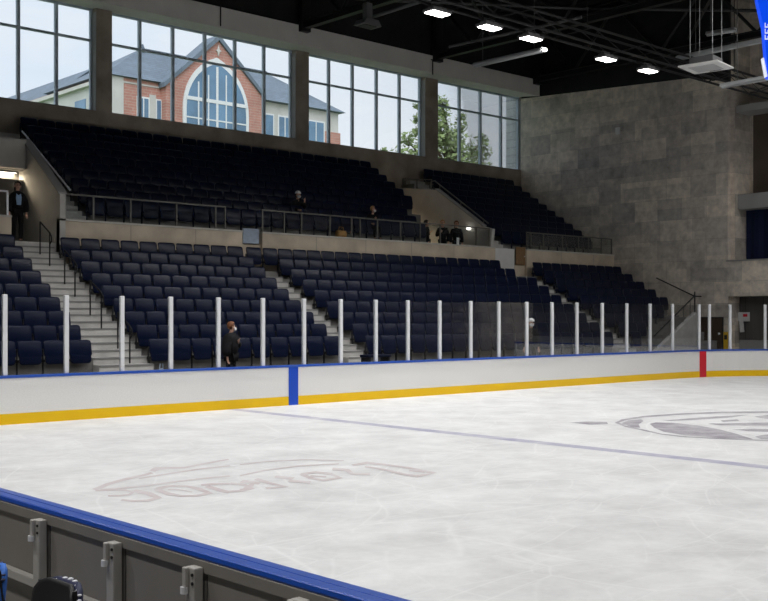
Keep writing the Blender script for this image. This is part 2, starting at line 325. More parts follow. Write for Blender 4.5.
LOGO_SHAPES = [
  [((1.87,-8.82),(1.69,-8.88)),((2.21,-8.41),(2.13,-8.36)),((2.71,-8.2),(2.9,-8.0)),((3.63,-8.09),(3.91,-7.86)),((4.74,-8.25),(5.07,-8.03)),((5.87,-8.67),(6.2,-8.47)),((6.91,-9.46),(7.32,-9.24))],
  [(2.14,-8.53),(2.78,-8.25),(3.21,-8.29),(2.92,-8.55),(2.2,-8.91),(1.63,-9.34),(1.61,-9.16)],
  [((1.58,-8.97),(1.79,-8.87)),((1.27,-9.57),(1.44,-9.5)),((0.85,-10.32),(0.99,-10.25)),((0.77,-10.92),(0.91,-10.85)),((0.98,-11.51),(1.12,-11.43)),((1.37,-12.36),(1.51,-12.3))],
  [(2.48,-9.0),(2.83,-8.91),(3.04,-9.18),(2.9,-9.88),(2.52,-10.61),(2.0,-11.28),(1.41,-11.93),(1.14,-11.42),(1.06,-10.75),(1.32,-10.09),(1.84,-9.53)],
  [(3.34,-8.77),(4.27,-8.9),(5.17,-9.07),(5.97,-9.32),(5.1,-9.39),(4.21,-9.21),(3.37,-8.97)],
  [(3.43,-9.79),(3.86,-10.1),(4.69,-10.62),(4.06,-10.95),(3.63,-10.55),(3.3,-10.16)],
  [(4.25,-9.61),(4.76,-9.72),(4.5,-9.92),(4.01,-9.82)],
  [(2.69,-10.77),(3.18,-10.99),(3.32,-11.34),(2.86,-11.58),(2.64,-11.16)],
  [(1.83,-11.74),(2.22,-11.69),(2.52,-11.76),(1.61,-12.24),(1.52,-12.03)],
  [(5.67,-9.63),(6.54,-9.65),(5.36,-10.27),(5.4,-9.95)],
  [(1.47,-7.65),(1.91,-7.8),(2.17,-8.13),(1.78,-8.44),(1.4,-8.25)],
]
ib = MB()
stroke(ib, [(-1.88, -0.02), (-1.9, -6.0), (-1.9, -21.0)], 0.34); ib.build('painted_line', 'paintb', ice)
def shapes(lst):
    m = MB()
    for n_, e in enumerate(lst):
        if isinstance(e[0][0], tuple):
            vs = [(p[0], p[1], 0.0025+0.00008*n_+0.00006*j) for j, pr in enumerate(e) for p in pr]
            m.add(vs, [(2*i, 2*i+1, 2*i+3, 2*i+2) for i in range(len(e)-1)])
        else: flat(m, e, 0.0025+0.00008*n_)
    return m
shapes(TEXT_STROKES).build('painted_lettering', 'paintt', ice)
shapes(LOGO_SHAPES).build('painted_emblem', 'paintl', ice)
#ICE1

# ------------------------------------------------------------------ dasher boards
def path_far():
    """far side and the right corner: list of (point, outward normal)"""
    out = [((-8.0, 0.0), (0, 1)), ((18.0, 0.0), (0, 1))]
    for k in range(1, 17):
        a = R(90-90*k/16); out.append(((18+6*math.cos(a), -6+6*math.sin(a)), (math.cos(a), math.sin(a))))
    out.append(((24.0, -13.0), (1, 0)))
    left = []
    for k in range(15, 0, -1):
        a = R(90+90*k/16); left.append(((-8+6*math.cos(a), -6+6*math.sin(a)), (math.cos(a), math.sin(a))))
    return left+out
def sweep(path, a, b, z0, z1):
    mb = MB(); n = len(path); vs = []
    for (p, q) in path:
        for off, z in ((a, z0), (b, z0), (b, z1), (a, z1)): vs.append((p[0]+q[0]*off, p[1]+q[1]*off, z))
    fs = [(4*i+k, 4*i+(k+1) % 4, 4*i+4+(k+1) % 4, 4*i+4+k) for i in range(n-1) for k in range(4)]
    fs += [(0, 1, 2, 3), (4*n-4, 4*n-3, 4*n-2, 4*n-1)]
    return mb.add(vs, fs)
db = thing('dasher_boards', 'long white rink boards with yellow kick plate and blue cap before the seats', 'rink boards', (0, 0, 0))
PF = path_far()
sweep(PF, 0.0, 0.10, 0.0, 0.965).build('board_panel', 'board', db)
sweep(PF, -0.012, -0.001, 0.0, 0.225).build('kick_plate', 'yellow', db)
sweep(PF, -0.03, 0.14, 0.967, 1.025).build('cap_rail', 'blue', db, bevel=0.012)
tag(MB().box(-0.145, 0.155, -0.02, -0.0125, 0.0, 0.967).build('line_stripe', 'stripe', db), 'blue line stripe')
a0 = [math.asin((x-18)/6) for x in (19.08, 19.25, 19.42)]
tag(sweep([((18+6*math.sin(a), -6+6*math.cos(a)), (math.sin(a), math.cos(a))) for a in a0], -0.022, -0.0125, 0.0, 0.967).build('line_stripe', 'red', db), 'red line stripe')

# near end boards, seen from behind
nb = thing('dasher_boards', 'near rink boards seen from behind, blue cap over grey steel frame', 'rink boards', (XL, -18, 0))
def nbx(name, m, x0, x1, y0, y1, z0, z1, bev=0.0, par=None):
    o = MB().box(x0-XL, x1-XL, y0+18, y1+18, z0, z1).build(name, m, par or nb, bevel=bev); return o
nbx('board_panel', 'board', -14.012, -14.0, YN+RC-6, -6.9, 0.1, 0.96)
nbx('back_sheet', 'dashback', -14.02, -14.0125, YN+RC-6, -6.9, 0.1, 0.955)
nbx('kick_plate', 'yellow', -13.998, -13.985, YN+RC-6, -6.9, 0.0, 0.22)
cap = MB(); prof = [(-0.03, 0.985), (0.12, 0.985), (0.125, 0.995), (0.12, 1.015), (0.11, 1.02), (0.055, 1.019), (0.049, 1.013), (0.043, 1.019), (-0.02, 1.02), (-0.03, 1.015), (-0.035, 0.995)]
cap.prism([(p[0], p[1]) for p in prof], 'y', YN+18, -6.9+18); cap.build('cap_rail', 'blue', nb)
nbx('top_rail', 'dashback', -14.04, -14.0215, YN, -6.9, 0.92, 0.984, 0.004)
nbx('middle_rail', 'dashfr', -14.075, -14.0215, YN, -6.9, 0.50, 0.56, 0.006)
nbx('bottom_rail', 'dashfr', -14.09, -14.0215, YN, -6.9, 0.10, 0.16, 0.006)
for y0 in (-11.8, -12.7, -13.6, -14.53, -15.465, -16.425, -17.265, -18.15, -19.05):
    p = nbx('post', 'dashfr', -14.10, -14.0412, y0-0.042, y0+0.042, 0.1, 0.955, 0.008)
    nbx('glass_socket', 'dashfr', -14.125, -14.1005, y0+0.0, y0+0.035, 0.85, 0.955, 0.006, p)
    sk = MB().tube([(-14.12-XL, y0+0.018+18, 0.82), (-14.12-XL, y0+0.018+18, 0.855)], 0.022, 10); sk.build('socket_foot', 'post', p, smooth=False)
    for dy, dz in ((-0.03, 0.92), (-0.03, 0.875)):
        MB().tube([(-14.100-XL, y0+dy+18, dz), (-14.107-XL, y0+dy+18, dz)], 0.009, 8).build('bolt', 'black', p)
    nbx('panel_seam', 'black', -14.0235, -14.0205, y0-0.047, y0-0.044, 0.16, 0.915)

# ------------------------------------------------------------------ rink glass
PX = [-7.56, -6.18, -4.83, -3.56, -2.23, -0.9, 0.41, 1.66, 2.92, 4.14, 5.42, 6.74, 8.0, 9.32, 10.58, 11.88, 13.27, 14.69, 16.11, 17.55]
PP = []
for x in PX: PP.append(((x, 0.06), (0, 1)))
for px_a in (79.0, 74.0, 64.9, 51.2, 38.0):
    a = R(px_a); PP.append(((18+6.06*math.cos(a), -6+6.06*math.sin(a)), (math.cos(a), math.sin(a))))
NL = sum(1 for x in PX if x < 0)
GP = MB(); GP.box(-0.05, 0.05, -0.03, 0.05, 0, 1.70)
gp0 = None
for i, (p, q) in enumerate(PP):
    k = i-NL
    lab = (f'slim white glass post, {ORD[-k-1]} to the left of the blue stripe' if k < 0 else f'slim white glass post, {ORD[k]} to the right of the blue stripe')
    if gp0 is None:
        o = gp0 = GP.build('glass_post', 'post', bevel=0.012)
    else:
        o = gp0.copy(); COL.objects.link(o)
    o.location = (p[0], p[1], 1.025); o.rotation_euler = (0, 0, math.atan2(q[1], q[0])-R(90))
    tag(o, lab, 'glass post', 'posts holding the rink glass')
ALLP = [((-8.9, -0.01), (0, 1))]+PP
for i in range(len(ALLP)-1):
    (a, qa), (b, qb) = ALLP[i], ALLP[i+1]
    A = Vector((a[0]+qa[0]*0.0, a[1]+qa[1]*0.0)); B = Vector((b[0], b[1])); d = (B-A).normalized(); n = Vector((-d.y, d.x))*0.006
    A2 = A+d*0.052; B2 = B-d*0.052
    o = MB().prism([(A2.x+n.x, A2.y+n.y), (B2.x+n.x, B2.y+n.y), (B2.x-n.x, B2.y-n.y), (A2.x-n.x, A2.y-n.y)], 'z', 1.027, 2.70).build('rink_glass', 'glass')
    k = i-NL
    lab = ('clear rink glass pane directly above the blue stripe' if k == 0 else f'clear rink glass pane, {ORD[-k-1]} to the left of the one above the blue stripe' if k < 0
           else f'clear rink glass pane, {ORD[k-1]} to the right of the one above the blue stripe')
    tag(o, lab, 'glass pane', 'clear panes of the rink glass')

# ------------------------------------------------------------------ lower stand
T, RS = 0.63, 0.3675
def lz(k): return 0.85+RS*(k-1)
def lyb(k): return 3.2+T*(k-1)
prof = [(2.57, -0.03)]
for k in range(1, 10):
    prof += [(lyb(k)-T, lz(k)), (lyb(k) if k < 9 else 8.62, lz(k))]
prof += [(8.62, -0.03)]
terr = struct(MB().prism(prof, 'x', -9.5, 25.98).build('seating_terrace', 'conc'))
# aisle steps: two to a row
def aisle(x0, x1, kend=11, name='aisle_stairs'):
    root = bpy.data.objects.new(name, None); COL.objects.link(root); root.location = (x0, 0, 0); struct(root)
    pr = [(2.57-T, 0.352)]
    for k in range(0, kend+1):
        y = lyb(k)-T; z = lz(k)
        if k == 0: pr += [(y, 0.66), (y+T/2, 0.66), (y+T/2, 0.75), (y+T, 0.75)]; continue
        pr += [(y, z+0.004), (y+T/2, z+0.004), (y+T/2, z+RS/2), (y+T, z+RS/2)]
    pr += [(pr[-1][0], 0.352)]
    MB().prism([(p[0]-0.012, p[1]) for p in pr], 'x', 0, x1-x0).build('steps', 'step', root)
    ns = MB()
    for k in range(1, kend+1):
        y = lyb(k)-T; z = lz(k)
        for yy, zz in ((y, z+0.004), (y+T/2, z+RS/2)): ns.box(0.0, x1-x0, yy-0.026, yy-0.014, zz-0.045, zz-0.0)
    ns.build('nosing', 'nose', root)
    return root
aisle(-3.9, -2.35, 10)
aisle(4.35, 5.22, 8)
aisle(18.2, 19.36, 9)

# ------------------------------------------------------------------ seats
def seat_parts():
    def xb(u, w, d):      # backrest leans back, bowed
        z = 0.62+w; return (u, -0.095+w*0.2+d+0.05*(1-(u/0.3)**2), z)
    back = MB().pillow(rrect(0.605, 0.42, 0.07, 3), 0.03, 0.03, xb)
    def xp(u, w, d):      # pan tipped up in front of the backrest
        z = 0.44+w; return (u, -0.128+0.16*w+d+0.04*(1-(u/0.3)**2), z)
    pan = MB().pillow(rrect(0.56, 0.40, 0.09, 3), 0.024, 0.022, xp)
    leg = MB().box(-0.332, -0.314, -0.24, -0.02, 0.30, 0.36).box(-0.332, -0.314, -0.14, -0.07, 0.02, 0.31).box(-0.334, -0.312, -0.20, -0.02, 0.0, 0.02).box(-0.332, -0.314, -0.12, -0.06, 0.36, 0.60)
    return back, pan, leg
bk, pn, lg = seat_parts()
SEATS = []   # (x, y, z, label, group)
def rowword(k): return 'front row' if k == 1 else f'{ORD[k-1]} row up'
PITCH = 0.66
for k in range(1, 10):
    for i in range(7):
        SEATS.append((-3.97-0.33-PITCH*i+0.03*(k-1), lyb(k), lz(k), f'navy tip-up seat, {rowword(k)}, {ORD[i]} seat left of the leftmost stairs', 'tip-up seats left of the leftmost stairs'))
    for i in range(10):
        SEATS.append((-2.37+0.33+PITCH*i, lyb(k), lz(k), f'navy tip-up seat, {rowword(k)}, {ORD[i]} seat right of the leftmost stairs', 'tip-up seats between the leftmost and middle stairs'))
    if k == 9:
        SEATS.append((4.66, lyb(k), lz(k), 'navy tip-up seat in the top lower row, at the head of the middle stairs', 'tip-up seats right of the middle stairs'))
    for i in range(19 if k >= 8 else 20):
        SEATS.append((5.24+0.33+0.645*i-(0.22 if k == 9 else 0), lyb(k), lz(k), f'navy tip-up seat, {rowword(k)}, {ORD[i]} seat right of the middle stairs', 'tip-up seats right of the middle stairs'))
    nD = {1: 1, 2: 3, 3: 5, 4: 8}.get(k, 10)
    for i in range(nD):
        SEATS.append((19.38+0.33+0.65*i, lyb(k), lz(k), f'navy tip-up seat, {rowword(k)}, {ORD[i]} seat right of the rightmost stairs', 'tip-up seats right of the rightmost stairs'))
def px_of(x, y, z):
    dx, dy = x-CAM[0], y-CAM[1]; Z = dx*0.67732548+dy*0.73568349; X = dx*0.73568349-dy*0.67732548
    return 384+1091*X/Z, Z
SEATS = [s for s in SEATS if px_of(s[0]+0.4, s[1], s[2])[0] > -2]
SEATS.sort(key=lambda s: px_of(s[0], s[1], s[2])[1])
IND, REST = SEATS[:300], SEATS[300:]
root0 = None
for (x, y, z, lab, grp) in IND:
    if root0 is None:
        root0 = thing('stadium_seat', lab, 'seat', (x, y, z), 0, grp)
        ch0 = [bk.build('backrest', 'seat', root0, True), pn.build('seat_pan', 'seatd', root0, True), lg.build('leg', 'black', root0)]
        continue
    r = root0.copy(); COL.objects.link(r); r.location = (x, y, z); tag(r, lab, 'seat', grp)
    for c in ch0:
        q = c.copy(); COL.objects.link(q); q.parent = r
# upper tier and the seats beyond the nearest three hundred
UT, UR = 0.53, 0.348
def uz(k): return 5.2+UR*(k-1)
def uyb(k): return 9.35+UT*(k-1)
far = [(s[0], s[1], s[2]) for s in REST]
for k in range(1, 11):
    for i in range(23 if k < 5 else 25): far.append((-0.95+0.325+0.65*i, uyb(k), uz(k)))
    for i in range(10): far.append((18.62+0.325+0.64*i, uyb(k), uz(k)))
    if k >= 5:
        for i in range(6): far.append((-2.4-0.33-0.65*i, uyb(k), uz(k)))
sm = MB()
for (x, y, z) in far:
    for src in (bk, pn, lg):
        sm.add([(a+x, b+y, c+z) for a, b, c in src.v], src.f)
so = sm.build('stadium_seats', 'seat', None, True)
tag(so, 'dark navy tip-up seats filling the upper tier and the far right of the lower stand', 'seats', None, 'stuff')

# ------------------------------------------------------------------ upper stand shell
def upper(x0, x1, k0, k1=10, y0=None):
    pr = [((uyb(k0)-UT) if y0 is None else y0, 4.2)]
    for k in range(k0, k1+1):
        pr += [((uyb(k)-UT) if (k > k0 or y0 is None) else y0, uz(k)), (uyb(k) if k < k1 else 14.4, uz(k))]
    pr += [(14.4, 4.2)]
    return struct(MB().prism(pr, 'x', x0, x1).build('seating_terrace', 'conc'))
upper(-1.95, 11.0, 1)
pr = [(uyb(1)-UT, 4.2)]
for k in range(1, 11): pr += [(uyb(k)-UT, uz(k)), (uyb(k) if k < 10 else 14.39, uz(k))]
pr += [(14.39, 7.7), (9.9, 4.75), (9.7, 4.2)]
struct(MB().prism(pr, 'x', 11.0, 13.94).build('seating_terrace', 'conc'))
pr = [(uyb(1)-UT, 4.2)]
for k in range(1, 11): pr += [(uyb(k)-UT, uz(k)), (uyb(k) if k < 10 else 14.39, uz(k))]
pr += [(14.39, 7.35), (10.0, 4.45), (9.7, 4.2)]  # unseen edge beam, underside set low to cut off the passage lamp's light
struct(MB().prism(pr, 'x', 13.94, 14.1).build('seating_terrace', 'conc'))
pr = []
for k in range(5, 11): pr += [(uyb(k)-UT, uz(k)), (uyb(k) if k < 10 else 14.39, uz(k))]
pr += [(14.39, 8.0), (uyb(5)-UT, 6.25)]
struct(MB().prism(pr, 'x', 14.1, 15.35).build('seating_terrace', 'conc'))
upper(17.5, 25.98, 1); upper(-9.5, -2.15, 5, y0=11.12)
def ustairs(x0, x1):
    root = bpy.data.objects.new('aisle_stairs', None); COL.objects.link(root); root.location = (x0, 0, 0); struct(root)
    pr = [(uyb(1)-UT, 5.1)]
    for k in range(1, 11):
        y = uyb(k)-UT; z = uz(k)
        pr += [(y, z+0.004), (y+UT/2, z+0.004), (y+UT/2, z+UR/2), (y+UT, z+UR/2)]
    pr += [(pr[-1][0], 5.1)]
    MB().prism([(p[0]-0.012, p[1]) for p in pr], 'x', 0, x1-x0).build('steps', 'step', root)
ustairs(-1.9, -1.05); ustairs(17.55, 18.5)

# fascia walls in front of the upper tier
def fascia(x0, x1, z0=3.7):
    o = MB().box(x0, x1, 8.63, 8.82, z0, 5.15).build('wall_fascia', 'fasc'); struct(o)
    c = MB().box(x0, x1, 8.60, 8.85, 5.152, 5.21).build('coping', 'fcap', o)
    s = MB(); x = x0+2.4
    while x < x1-0.4: s.box(x, x+0.012, 8.626, 8.631, z0, 5.15); x += 2.4
    if s.v: s.build('panel_joint', 'nose', o)
    return o
fascia(-9.5, -3.64); fascia(-2.15, 4.53); fascia(5.37, 17.5); fascia(19.55, 25.98)
# gap at the middle stairs: pale gate panel; wooden gate on the right
tag(MB().box(4.58, 5.25, 8.66, 8.71, 4.78, 5.30).build('barrier', 'bag', bevel=0.02), 'pale grey panel closing the gap in the stone wall above middle stairs', 'barrier')
struct(MB().box(4.53, 5.37, 8.75, 8.82, 3.7, 4.76).build('wall_gap', 'fasc'))
struct(MB().box(17.5, 18.9, 8.75, 8.82, 3.7, 4.25).build('wall_gap', 'fasc'))
wl = MB().box(17.52, 18.88, 8.755, 8.815, 4.26, 5.18); struct(wl.build('wall_white', 'white'))
d1 = thing('gate', 'narrow brown wooden gate in the gap of stone wall at rightmost stairs', 'gate', (18.92, 8.68, 4.5))
MB().box(0, 0.6, 0, 0.05, 0.0, 0.78).build('gate_leaf', 'woodt', d1, bevel=0.01)
MB().box(0.52, 0.56, -0.03, 0, 0.36, 0.40).build('handle', 'railw', d1)
struct(MB().box(18.9, 19.56, 8.75, 8.82, 3.7, 4.5).build('wall_gap', 'fasc'))

# guard railings on the fascia
def railing(xs, label, z1=5.97):
    r = thing('guard_railing', label, 'railing', (xs[0], 8.73, 5.21), 0, 'glass guard railings along the upper tier')
    MB().box(-0.03, xs[-1]-xs[0]+0.03, -0.03, 0.03, z1-5.21-0.05, z1-5.21).build('top_rail', 'rail', r, bevel=0.01)
    for x in xs: MB().box(x-xs[0]-0.022, x-xs[0]+0.022, -0.022, 0.022, 0, z1-5.21-0.052).build('post', 'rail', r)
    for a, b in zip(xs[:-1], xs[1:]): MB().box(a-xs[0]+0.04, b-xs[0]-0.04, -0.006, 0.006, 0.04, z1-5.21-0.08).build('glass_pane', 'rglass', r)
railing([-1.94, -0.98, 0.3, 1.98, 3.5, 3.88], 'glass guard railing along the upper tier left of the grey gate panel', 6.0)
railing([5.44, 6.39, 7.17, 8.5, 9.55, 9.97, 10.86, 12.07, 13.15, 14.28, 16.42, 17.24], 'long glass guard railing along the upper tier with people behind', 6.0)
railing([19.66, 19.95, 20.82, 22.17, 23.35, 24.1, 25.1, 25.9], 'glass guard railing along the upper tier nearest the stone wall')
r = thing('guard_railing', 'short white rail on the stone wall at left edge, beside the standing person', 'railing', (-6.2, 8.73, 5.21))
MB().box(0, 2.5, -0.02, 0.02, 0.68, 0.73).build('top_rail', 'railw', r)
for x in (0.02, 1.2, 2.2, 2.48): MB().box(x-0.03, x+0.03, -0.02, 0.02, 0, 0.68).build('post', 'railw', r)

# left entry passage (vomitory)
struct(MB().prism([(8.60, 3.9), (8.60, 5.95), (11.15, 7.86), (13.6, 7.86), (13.6, 3.9)], 'x', -2.15, -1.97).build('wall_passage', 'plaster'))
struct(MB().box(-9.5, -2.16, 10.9, 11.1, 6.92, 7.84).build('wall_header', 'plaster'))
struct(MB().box(-9.5, -2.16, 13.6, 13.7, 4.3, 7.8).build('wall_passage_end', 'plaster'))
struct(MB().box(-9.5, -2.16, 11.1, 13.7, 6.88, 7.0).build('passage_ceiling', 'plaster'))
struct(MB().box(-9.5, -2.16, 8.85, 13.7, 4.2, 4.49).build('passage_floor', 'step'))
MB().prism([(8.60, 5.951), (11.15, 7.861), (11.15, 7.92), (8.60, 6.01)], 'x', -2.2, -1.92).build('trim_1', 'greyl')['kind'] = 'structure'
hr = thing('handrail', 'bright sloping handrail above the left passage wall', 'handrail', (-1.82, 8.6, 6.09))
MB().tube([(0, 0, 0), (0, 3.35, 2.2)], 0.03, 8).build('rail', 'railw', hr)
for t in (0.08, 0.5, 0.95): MB().tube([(0, 3.35*t, 2.2*t-0.02), (-0.14, 3.35*t, 2.2*t-0.10), (-0.14, 3.35*t, 2.2*t-0.22)], 0.015, 6).build('bracket', 'rail', hr)
sg = thing('sign', 'small white sign plate high on the grey wall above left entry passage', 'sign', (-3.3, 10.88, 7.55))
MB().box(-0.4, 0.28, 0.0, 0.015, 0, 0.16).build('sign_board', 'whitec', sg)
MB().box(-0.4, 0.28, 0.016, 0.019, 0, 0.16).build('back_plate', 'fix', sg)
# centre passage
struct(MB().prism([(8.83, 3.9), (8.63, 5.96), (9.15, 6.10), (11.95, 7.88), (14.39, 8.2), (14.39, 3.9)], 'x', 17.3, 17.48).build('wall_passage', 'plaster'))
struct(MB().box(11.0, 17.29, 8.83, 14.39, 4.1, 4.45).build('passage_floor', 'step'))
MB().prism([(9.15, 6.101), (11.95, 7.901), (11.95, 7.96), (9.15, 6.16)], 'x', 17.25, 17.53).build('trim_2', 'greyl')['kind'] = 'structure'
hr = thing('handrail', 'grey sloping handrail above the middle passage wall', 'handrail', (17.45, 8.98, 6.23))
MB().tube([(0, 0, 0), (0, 3.2, 2.1), (0, 3.42, 2.08), (0, 3.5, 1.75)], 0.03, 8).build('rail', 'rail', hr)
for t in (0.08, 0.5, 0.9): MB().tube([(0, 3.2*t, 2.1*t), (0, 3.2*t, 2.1*t-0.2)], 0.015, 6).build('bracket', 'rail', hr)
hr = thing('guard_railing', 'short railing at the top of the middle passage wall under the window sill', 'railing', (17.39, 12.3, 7.96))
MB().prism([(0, 0.40), (1.9, 0.62), (1.9, 0.66), (0, 0.44)], 'x', -0.02, 0.02).build('top_rail', 'rail', hr)
for y in (0.02, 0.95, 1.88): MB().box(-0.02, 0.02, y-0.02, y+0.02, -0.02, 0.40+y*0.115).build('post', 'rail', hr)
MB().prism([(0.04, 0.03), (1.86, 0.26), (1.86, 0.60), (0.04, 0.38)], 'x', -0.005, 0.005).build('glass_pane', 'rglass', hr)

def area(name, loc, sx, sy, power, col=(1, 1, 1), rot=(0, 0, 0), spread=180, parent=None):
    l = bpy.data.lights.new(name, 'AREA'); l.shape = 'RECTANGLE'; l.size = sx; l.size_y = sy; l.energy = power; l.color = col; l.spread = R(spread)
    o = bpy.data.objects.new(name, l); COL.objects.link(o); o.location = loc; o.rotation_euler = rot
    if parent: o.parent = parent
    return o
def ceil_lamp(label, loc, sx, sy, power, col, grp=None):
    t = thing('ceiling_lamp', label, 'ceiling lamp', loc, 0, grp)
    MB().box(-sx/2-0.03, sx/2+0.03, -sy/2-0.03, sy/2+0.03, -0.05, 0.0).build('housing', 'fix', t)
    MB().box(-sx/2, sx/2, -sy/2, sy/2, -0.065, -0.051).build('lens', 'lens2', t)
    area('lamp', (0, 0, -0.08), sx, sy, power, col, parent=t)
ceil_lamp('white lit ceiling panel inside the left entry passage', (-2.97, 12.2, 6.87), 1.3, 1.9, 260, (1.0, 0.82, 0.58))
t = thing('wall_lamp', 'warm linear wall lamp inside the middle passage behind the seats', 'wall lamp', (11.02, 11.6, 5.4))
MB().box(0, 0.06, -0.9, 0.9, -0.08, 0.08).build('housing', 'fix', t)
MB().box(0.061, 0.07, -0.85, 0.85, -0.05, 0.05).build('lens', 'lens2', t)
area('lamp', (0.09, 0, 0), 0.1, 1.7, 120, (1.0, 0.76, 0.48), (0, R(-90), 0), parent=t)
wlp = thing('wall_lamp', 'small white wall lamp on the grey wall of the middle passage', 'wall lamp', (17.3, 9.9, 5.95))
MB().box(-0.05, 0.0, -0.05, 0.05, -0.02, 0.16).build('housing', 'white', wlp)
MB().ball((-0.09, 0, 0.1), (0.07, 0.12, 0.06)).build('bulb', 'lens2', wlp, True)

# handrails in the leftmost stairs
def hloop(y0, dy, label, x=-3.0, zk=None):
    k = (y0-2.57)/T; z0 = 0.84+RS*k; z1 = 0.84+RS*(k+dy/T)
    t = thing('handrail', label, 'handrail', (x, y0, z0), 0, 'black handrails in the leftmost stairs')
    MB().tube([(0, 0, 0), (0, 0, 0.95)], 0.022, 8).build('post', 'black', t)
    MB().tube([(0, dy, z1-z0), (0, dy, z1-z0+0.95)], 0.022, 8).build('post', 'black', t)
    MB().tube([(0, 0, 0.95), (0, -0.1, 0.86), (0, -0.12, 0.72), (0, 0.0, 0.62)], 0.02, 8).build('end_loop', 'black', t)
    MB().tube([(0, -0.02, 0.945), (0, dy, z1-z0+0.95)], 0.022, 8).build('rail', 'black', t)
for y0, nm in ((2.95, 'lowest'), (4.45, 'second lowest'), (5.95, 'third lowest'), (7.5, 'topmost')):
    hloop(y0, 0.62, f'black looped handrail in the leftmost stairs, {nm} of the four')

# ------------------------------------------------------------------ window wall
WY0, WY1 = 14.4, 14.92
struct(MB().box(-9.5, 26.0, WY0, WY1, -0.3, 9.80).build('wall_window', 'sillw'))
WINS = [(-5.0, 2.12, [-3.6, -2.15, -0.71, 0.71]), (2.75, 11.36, [4.09, 5.54, 7.01, 8.46, 9.92]),
        (12.06, 19.08, [13.43, 14.8, 16.25, 17.69]), (19.92, 26.2, [21.74, 23.26, 24.81])]
px0 = -9.5
for i, (a, b, ms) in enumerate(WINS):
    struct(MB().box(px0, a, WY0, WY1, 9.801, 13.62).build('wall_pier', 'sillw'))
    px0 = b
    w = bpy.data.objects.new(f'window_{i+1}', None); COL.objects.link(w); w.location = (a, 14.75, 9.8); struct(w)
    f = MB(); W = b-a; H = 3.82
    f.box(0, 0.09, -0.06, 0.06, 0, H).box(W-0.09, W, -0.06, 0.06, 0, H).box(0.09, W-0.09, -0.06, 0.06, 0, 0.07).box(0.09, W-0.09, -0.06, 0.06, H-0.1, H)
    f.box(0.09, W-0.09, -0.055, 0.055, 2.58, 2.66)
    for x in ms: f.box(x-a-0.055, x-a+0.055, -0.07, 0.06, 0.07, 2.58).box(x-a-0.055, x-a+0.055, -0.07, 0.06, 2.66, H-0.1)
    f.build('frame', 'mull', w)
    MB().box(W-0.028, W-0.003, -0.345, -0.061, 0.003, H-0.2).build('skylit_reveal', 'greyl', w)  # pale liner: its colour stands in for skylight falling on the jamb
    MB().box(0.09, W-0.09, -0.008, 0.008, 0.07, H-0.1).build('pane', 'wglass', w)
struct(MB().box(26.2, 27.6, WY0, WY1, 9.801, 13.62).build('wall_pier', 'sillw'))
struct(MB().box(26.0, 27.6, WY0, WY1, -0.3, 9.8).build('wall_pier', 'sillw'))
struct(MB().prism([(13.1, 13.40), (14.95, 13.62), (14.95, 14.25), (13.1, 14.20)], 'x', -9.5, 25.9).build('beam', 'beam'))
struct(MB().box(-9.5, 27.6, 13.3, 14.95, 14.26, 17.2).build('wall_upper', 'roofm'))

# ------------------------------------------------------------------ right end: stone wall and recess
struct(MB().prism([(14.4, -0.03), (2.7, -0.03), (2.7, 12.5), (4.6, 12.95), (14.4, 13.47)], 'x', 26.0, 26.25).build('wall_right', 'stone'))
struct(MB().prism([(14.4, 13.471), (4.6, 12.951), (2.7, 12.501), (2.7, 17.2), (14.4, 17.2)], 'x', 26.02, 26.25).build('wall_upper', 'roofm'))
struct(MB().box(26.25, 27.5, 2.5, 2.7, -0.03, 17.2).build('wall_return', 'stone'))
struct(MB().box(27.5, 27.7, -32, 2.7, -0.03, 17.2).build('wall_recess', 'stone'))
struct(MB().box(26.3, 27.49, -14, 2.48, 11.15, 11.45).build('balcony_soffit', 'greyl'))
struct(MB().box(27.40, 27.49, -14, 2.28, 7.7, 11.14).build('wall_panel', 'brown'))
struct(MB().box(26.45, 27.39, -14, 2.49, 6.95, 7.6).build('balcony_ledge', 'greyl'))
cu = MB(); n = 40
pts = []
for i in range(n+1):
    y = 2.47-0.2*i; pts.append((27.15+0.05*math.sin(i*1.9), y))
poly = pts+[(27.24, pts[-1][1]), (27.24, pts[0][1])]
tag(cu.prism(poly, 'z', 4.74, 6.94).build('curtain', 'curtain'), 'dark navy curtain hanging under the grey balcony ledge at right edge', 'curtain')
struct(MB().box(25.98, 27.49, -14, 2.74, 3.15, 4.66).build('wall_balcony', 'stone'))
struct(MB().box(25.94, 27.49, -14, 2.76, 4.662, 4.72).build('trim_3', 'greyl'))
struct(MB().box(26.6, 26.66, -14, 2.49, 1.26, 3.14).build('wall_panel', 'greyp'))
struct(MB().box(26.58, 26.66, -14, 2.49, 0.0, 1.25).build('wall_panel', 'greyl'))
pj = MB()
for i in range(12): pj.box(26.594, 26.599, 2.2-0.85*i, 2.215-0.85*i, 1.27, 3.13)
struct(pj.build('panel_joint', 'black'))
# door, yellow sign, notice
dr = bpy.data.objects.new('door_1', None); COL.objects.link(dr); dr.location = (25.98, 2.95, 0); struct(dr)
MB().box(-0.03, 0.01, 0, 1.07, 0, 2.2).build('door_leaf', 'wood', dr)
MB().box(-0.04, 0.01, -0.05, 0.0, 0, 2.25).box(-0.04, 0.01, 1.07, 1.12, 0, 2.25).box(-0.04, 0.01, 0.0, 1.07, 2.2, 2.25).build('frame', 'black', dr)
MB().ball((-0.08, 0.12, 1.52), (0.05, 0.05, 0.05)).build('door_handle', 'railw', dr, True)
ys = thing('sign', 'tall yellow sign on the wall beside the brown door', 'sign', (25.97, 2.76, 0.85))
MB().box(-0.02, 0.0, -0.09, 0.13, 0, 0.75).build('sign_board', 'signy', ys, bevel=0.005)
MB().box(-0.024, -0.021, -0.05, 0.09, 0.42, 0.62).build('sign_symbol', 'black', ys)
nt_ = thing('notice_board', 'small white notice with red mark and hanging sheet on dark panel', 'notice', (26.5, 1.86, 1.58))
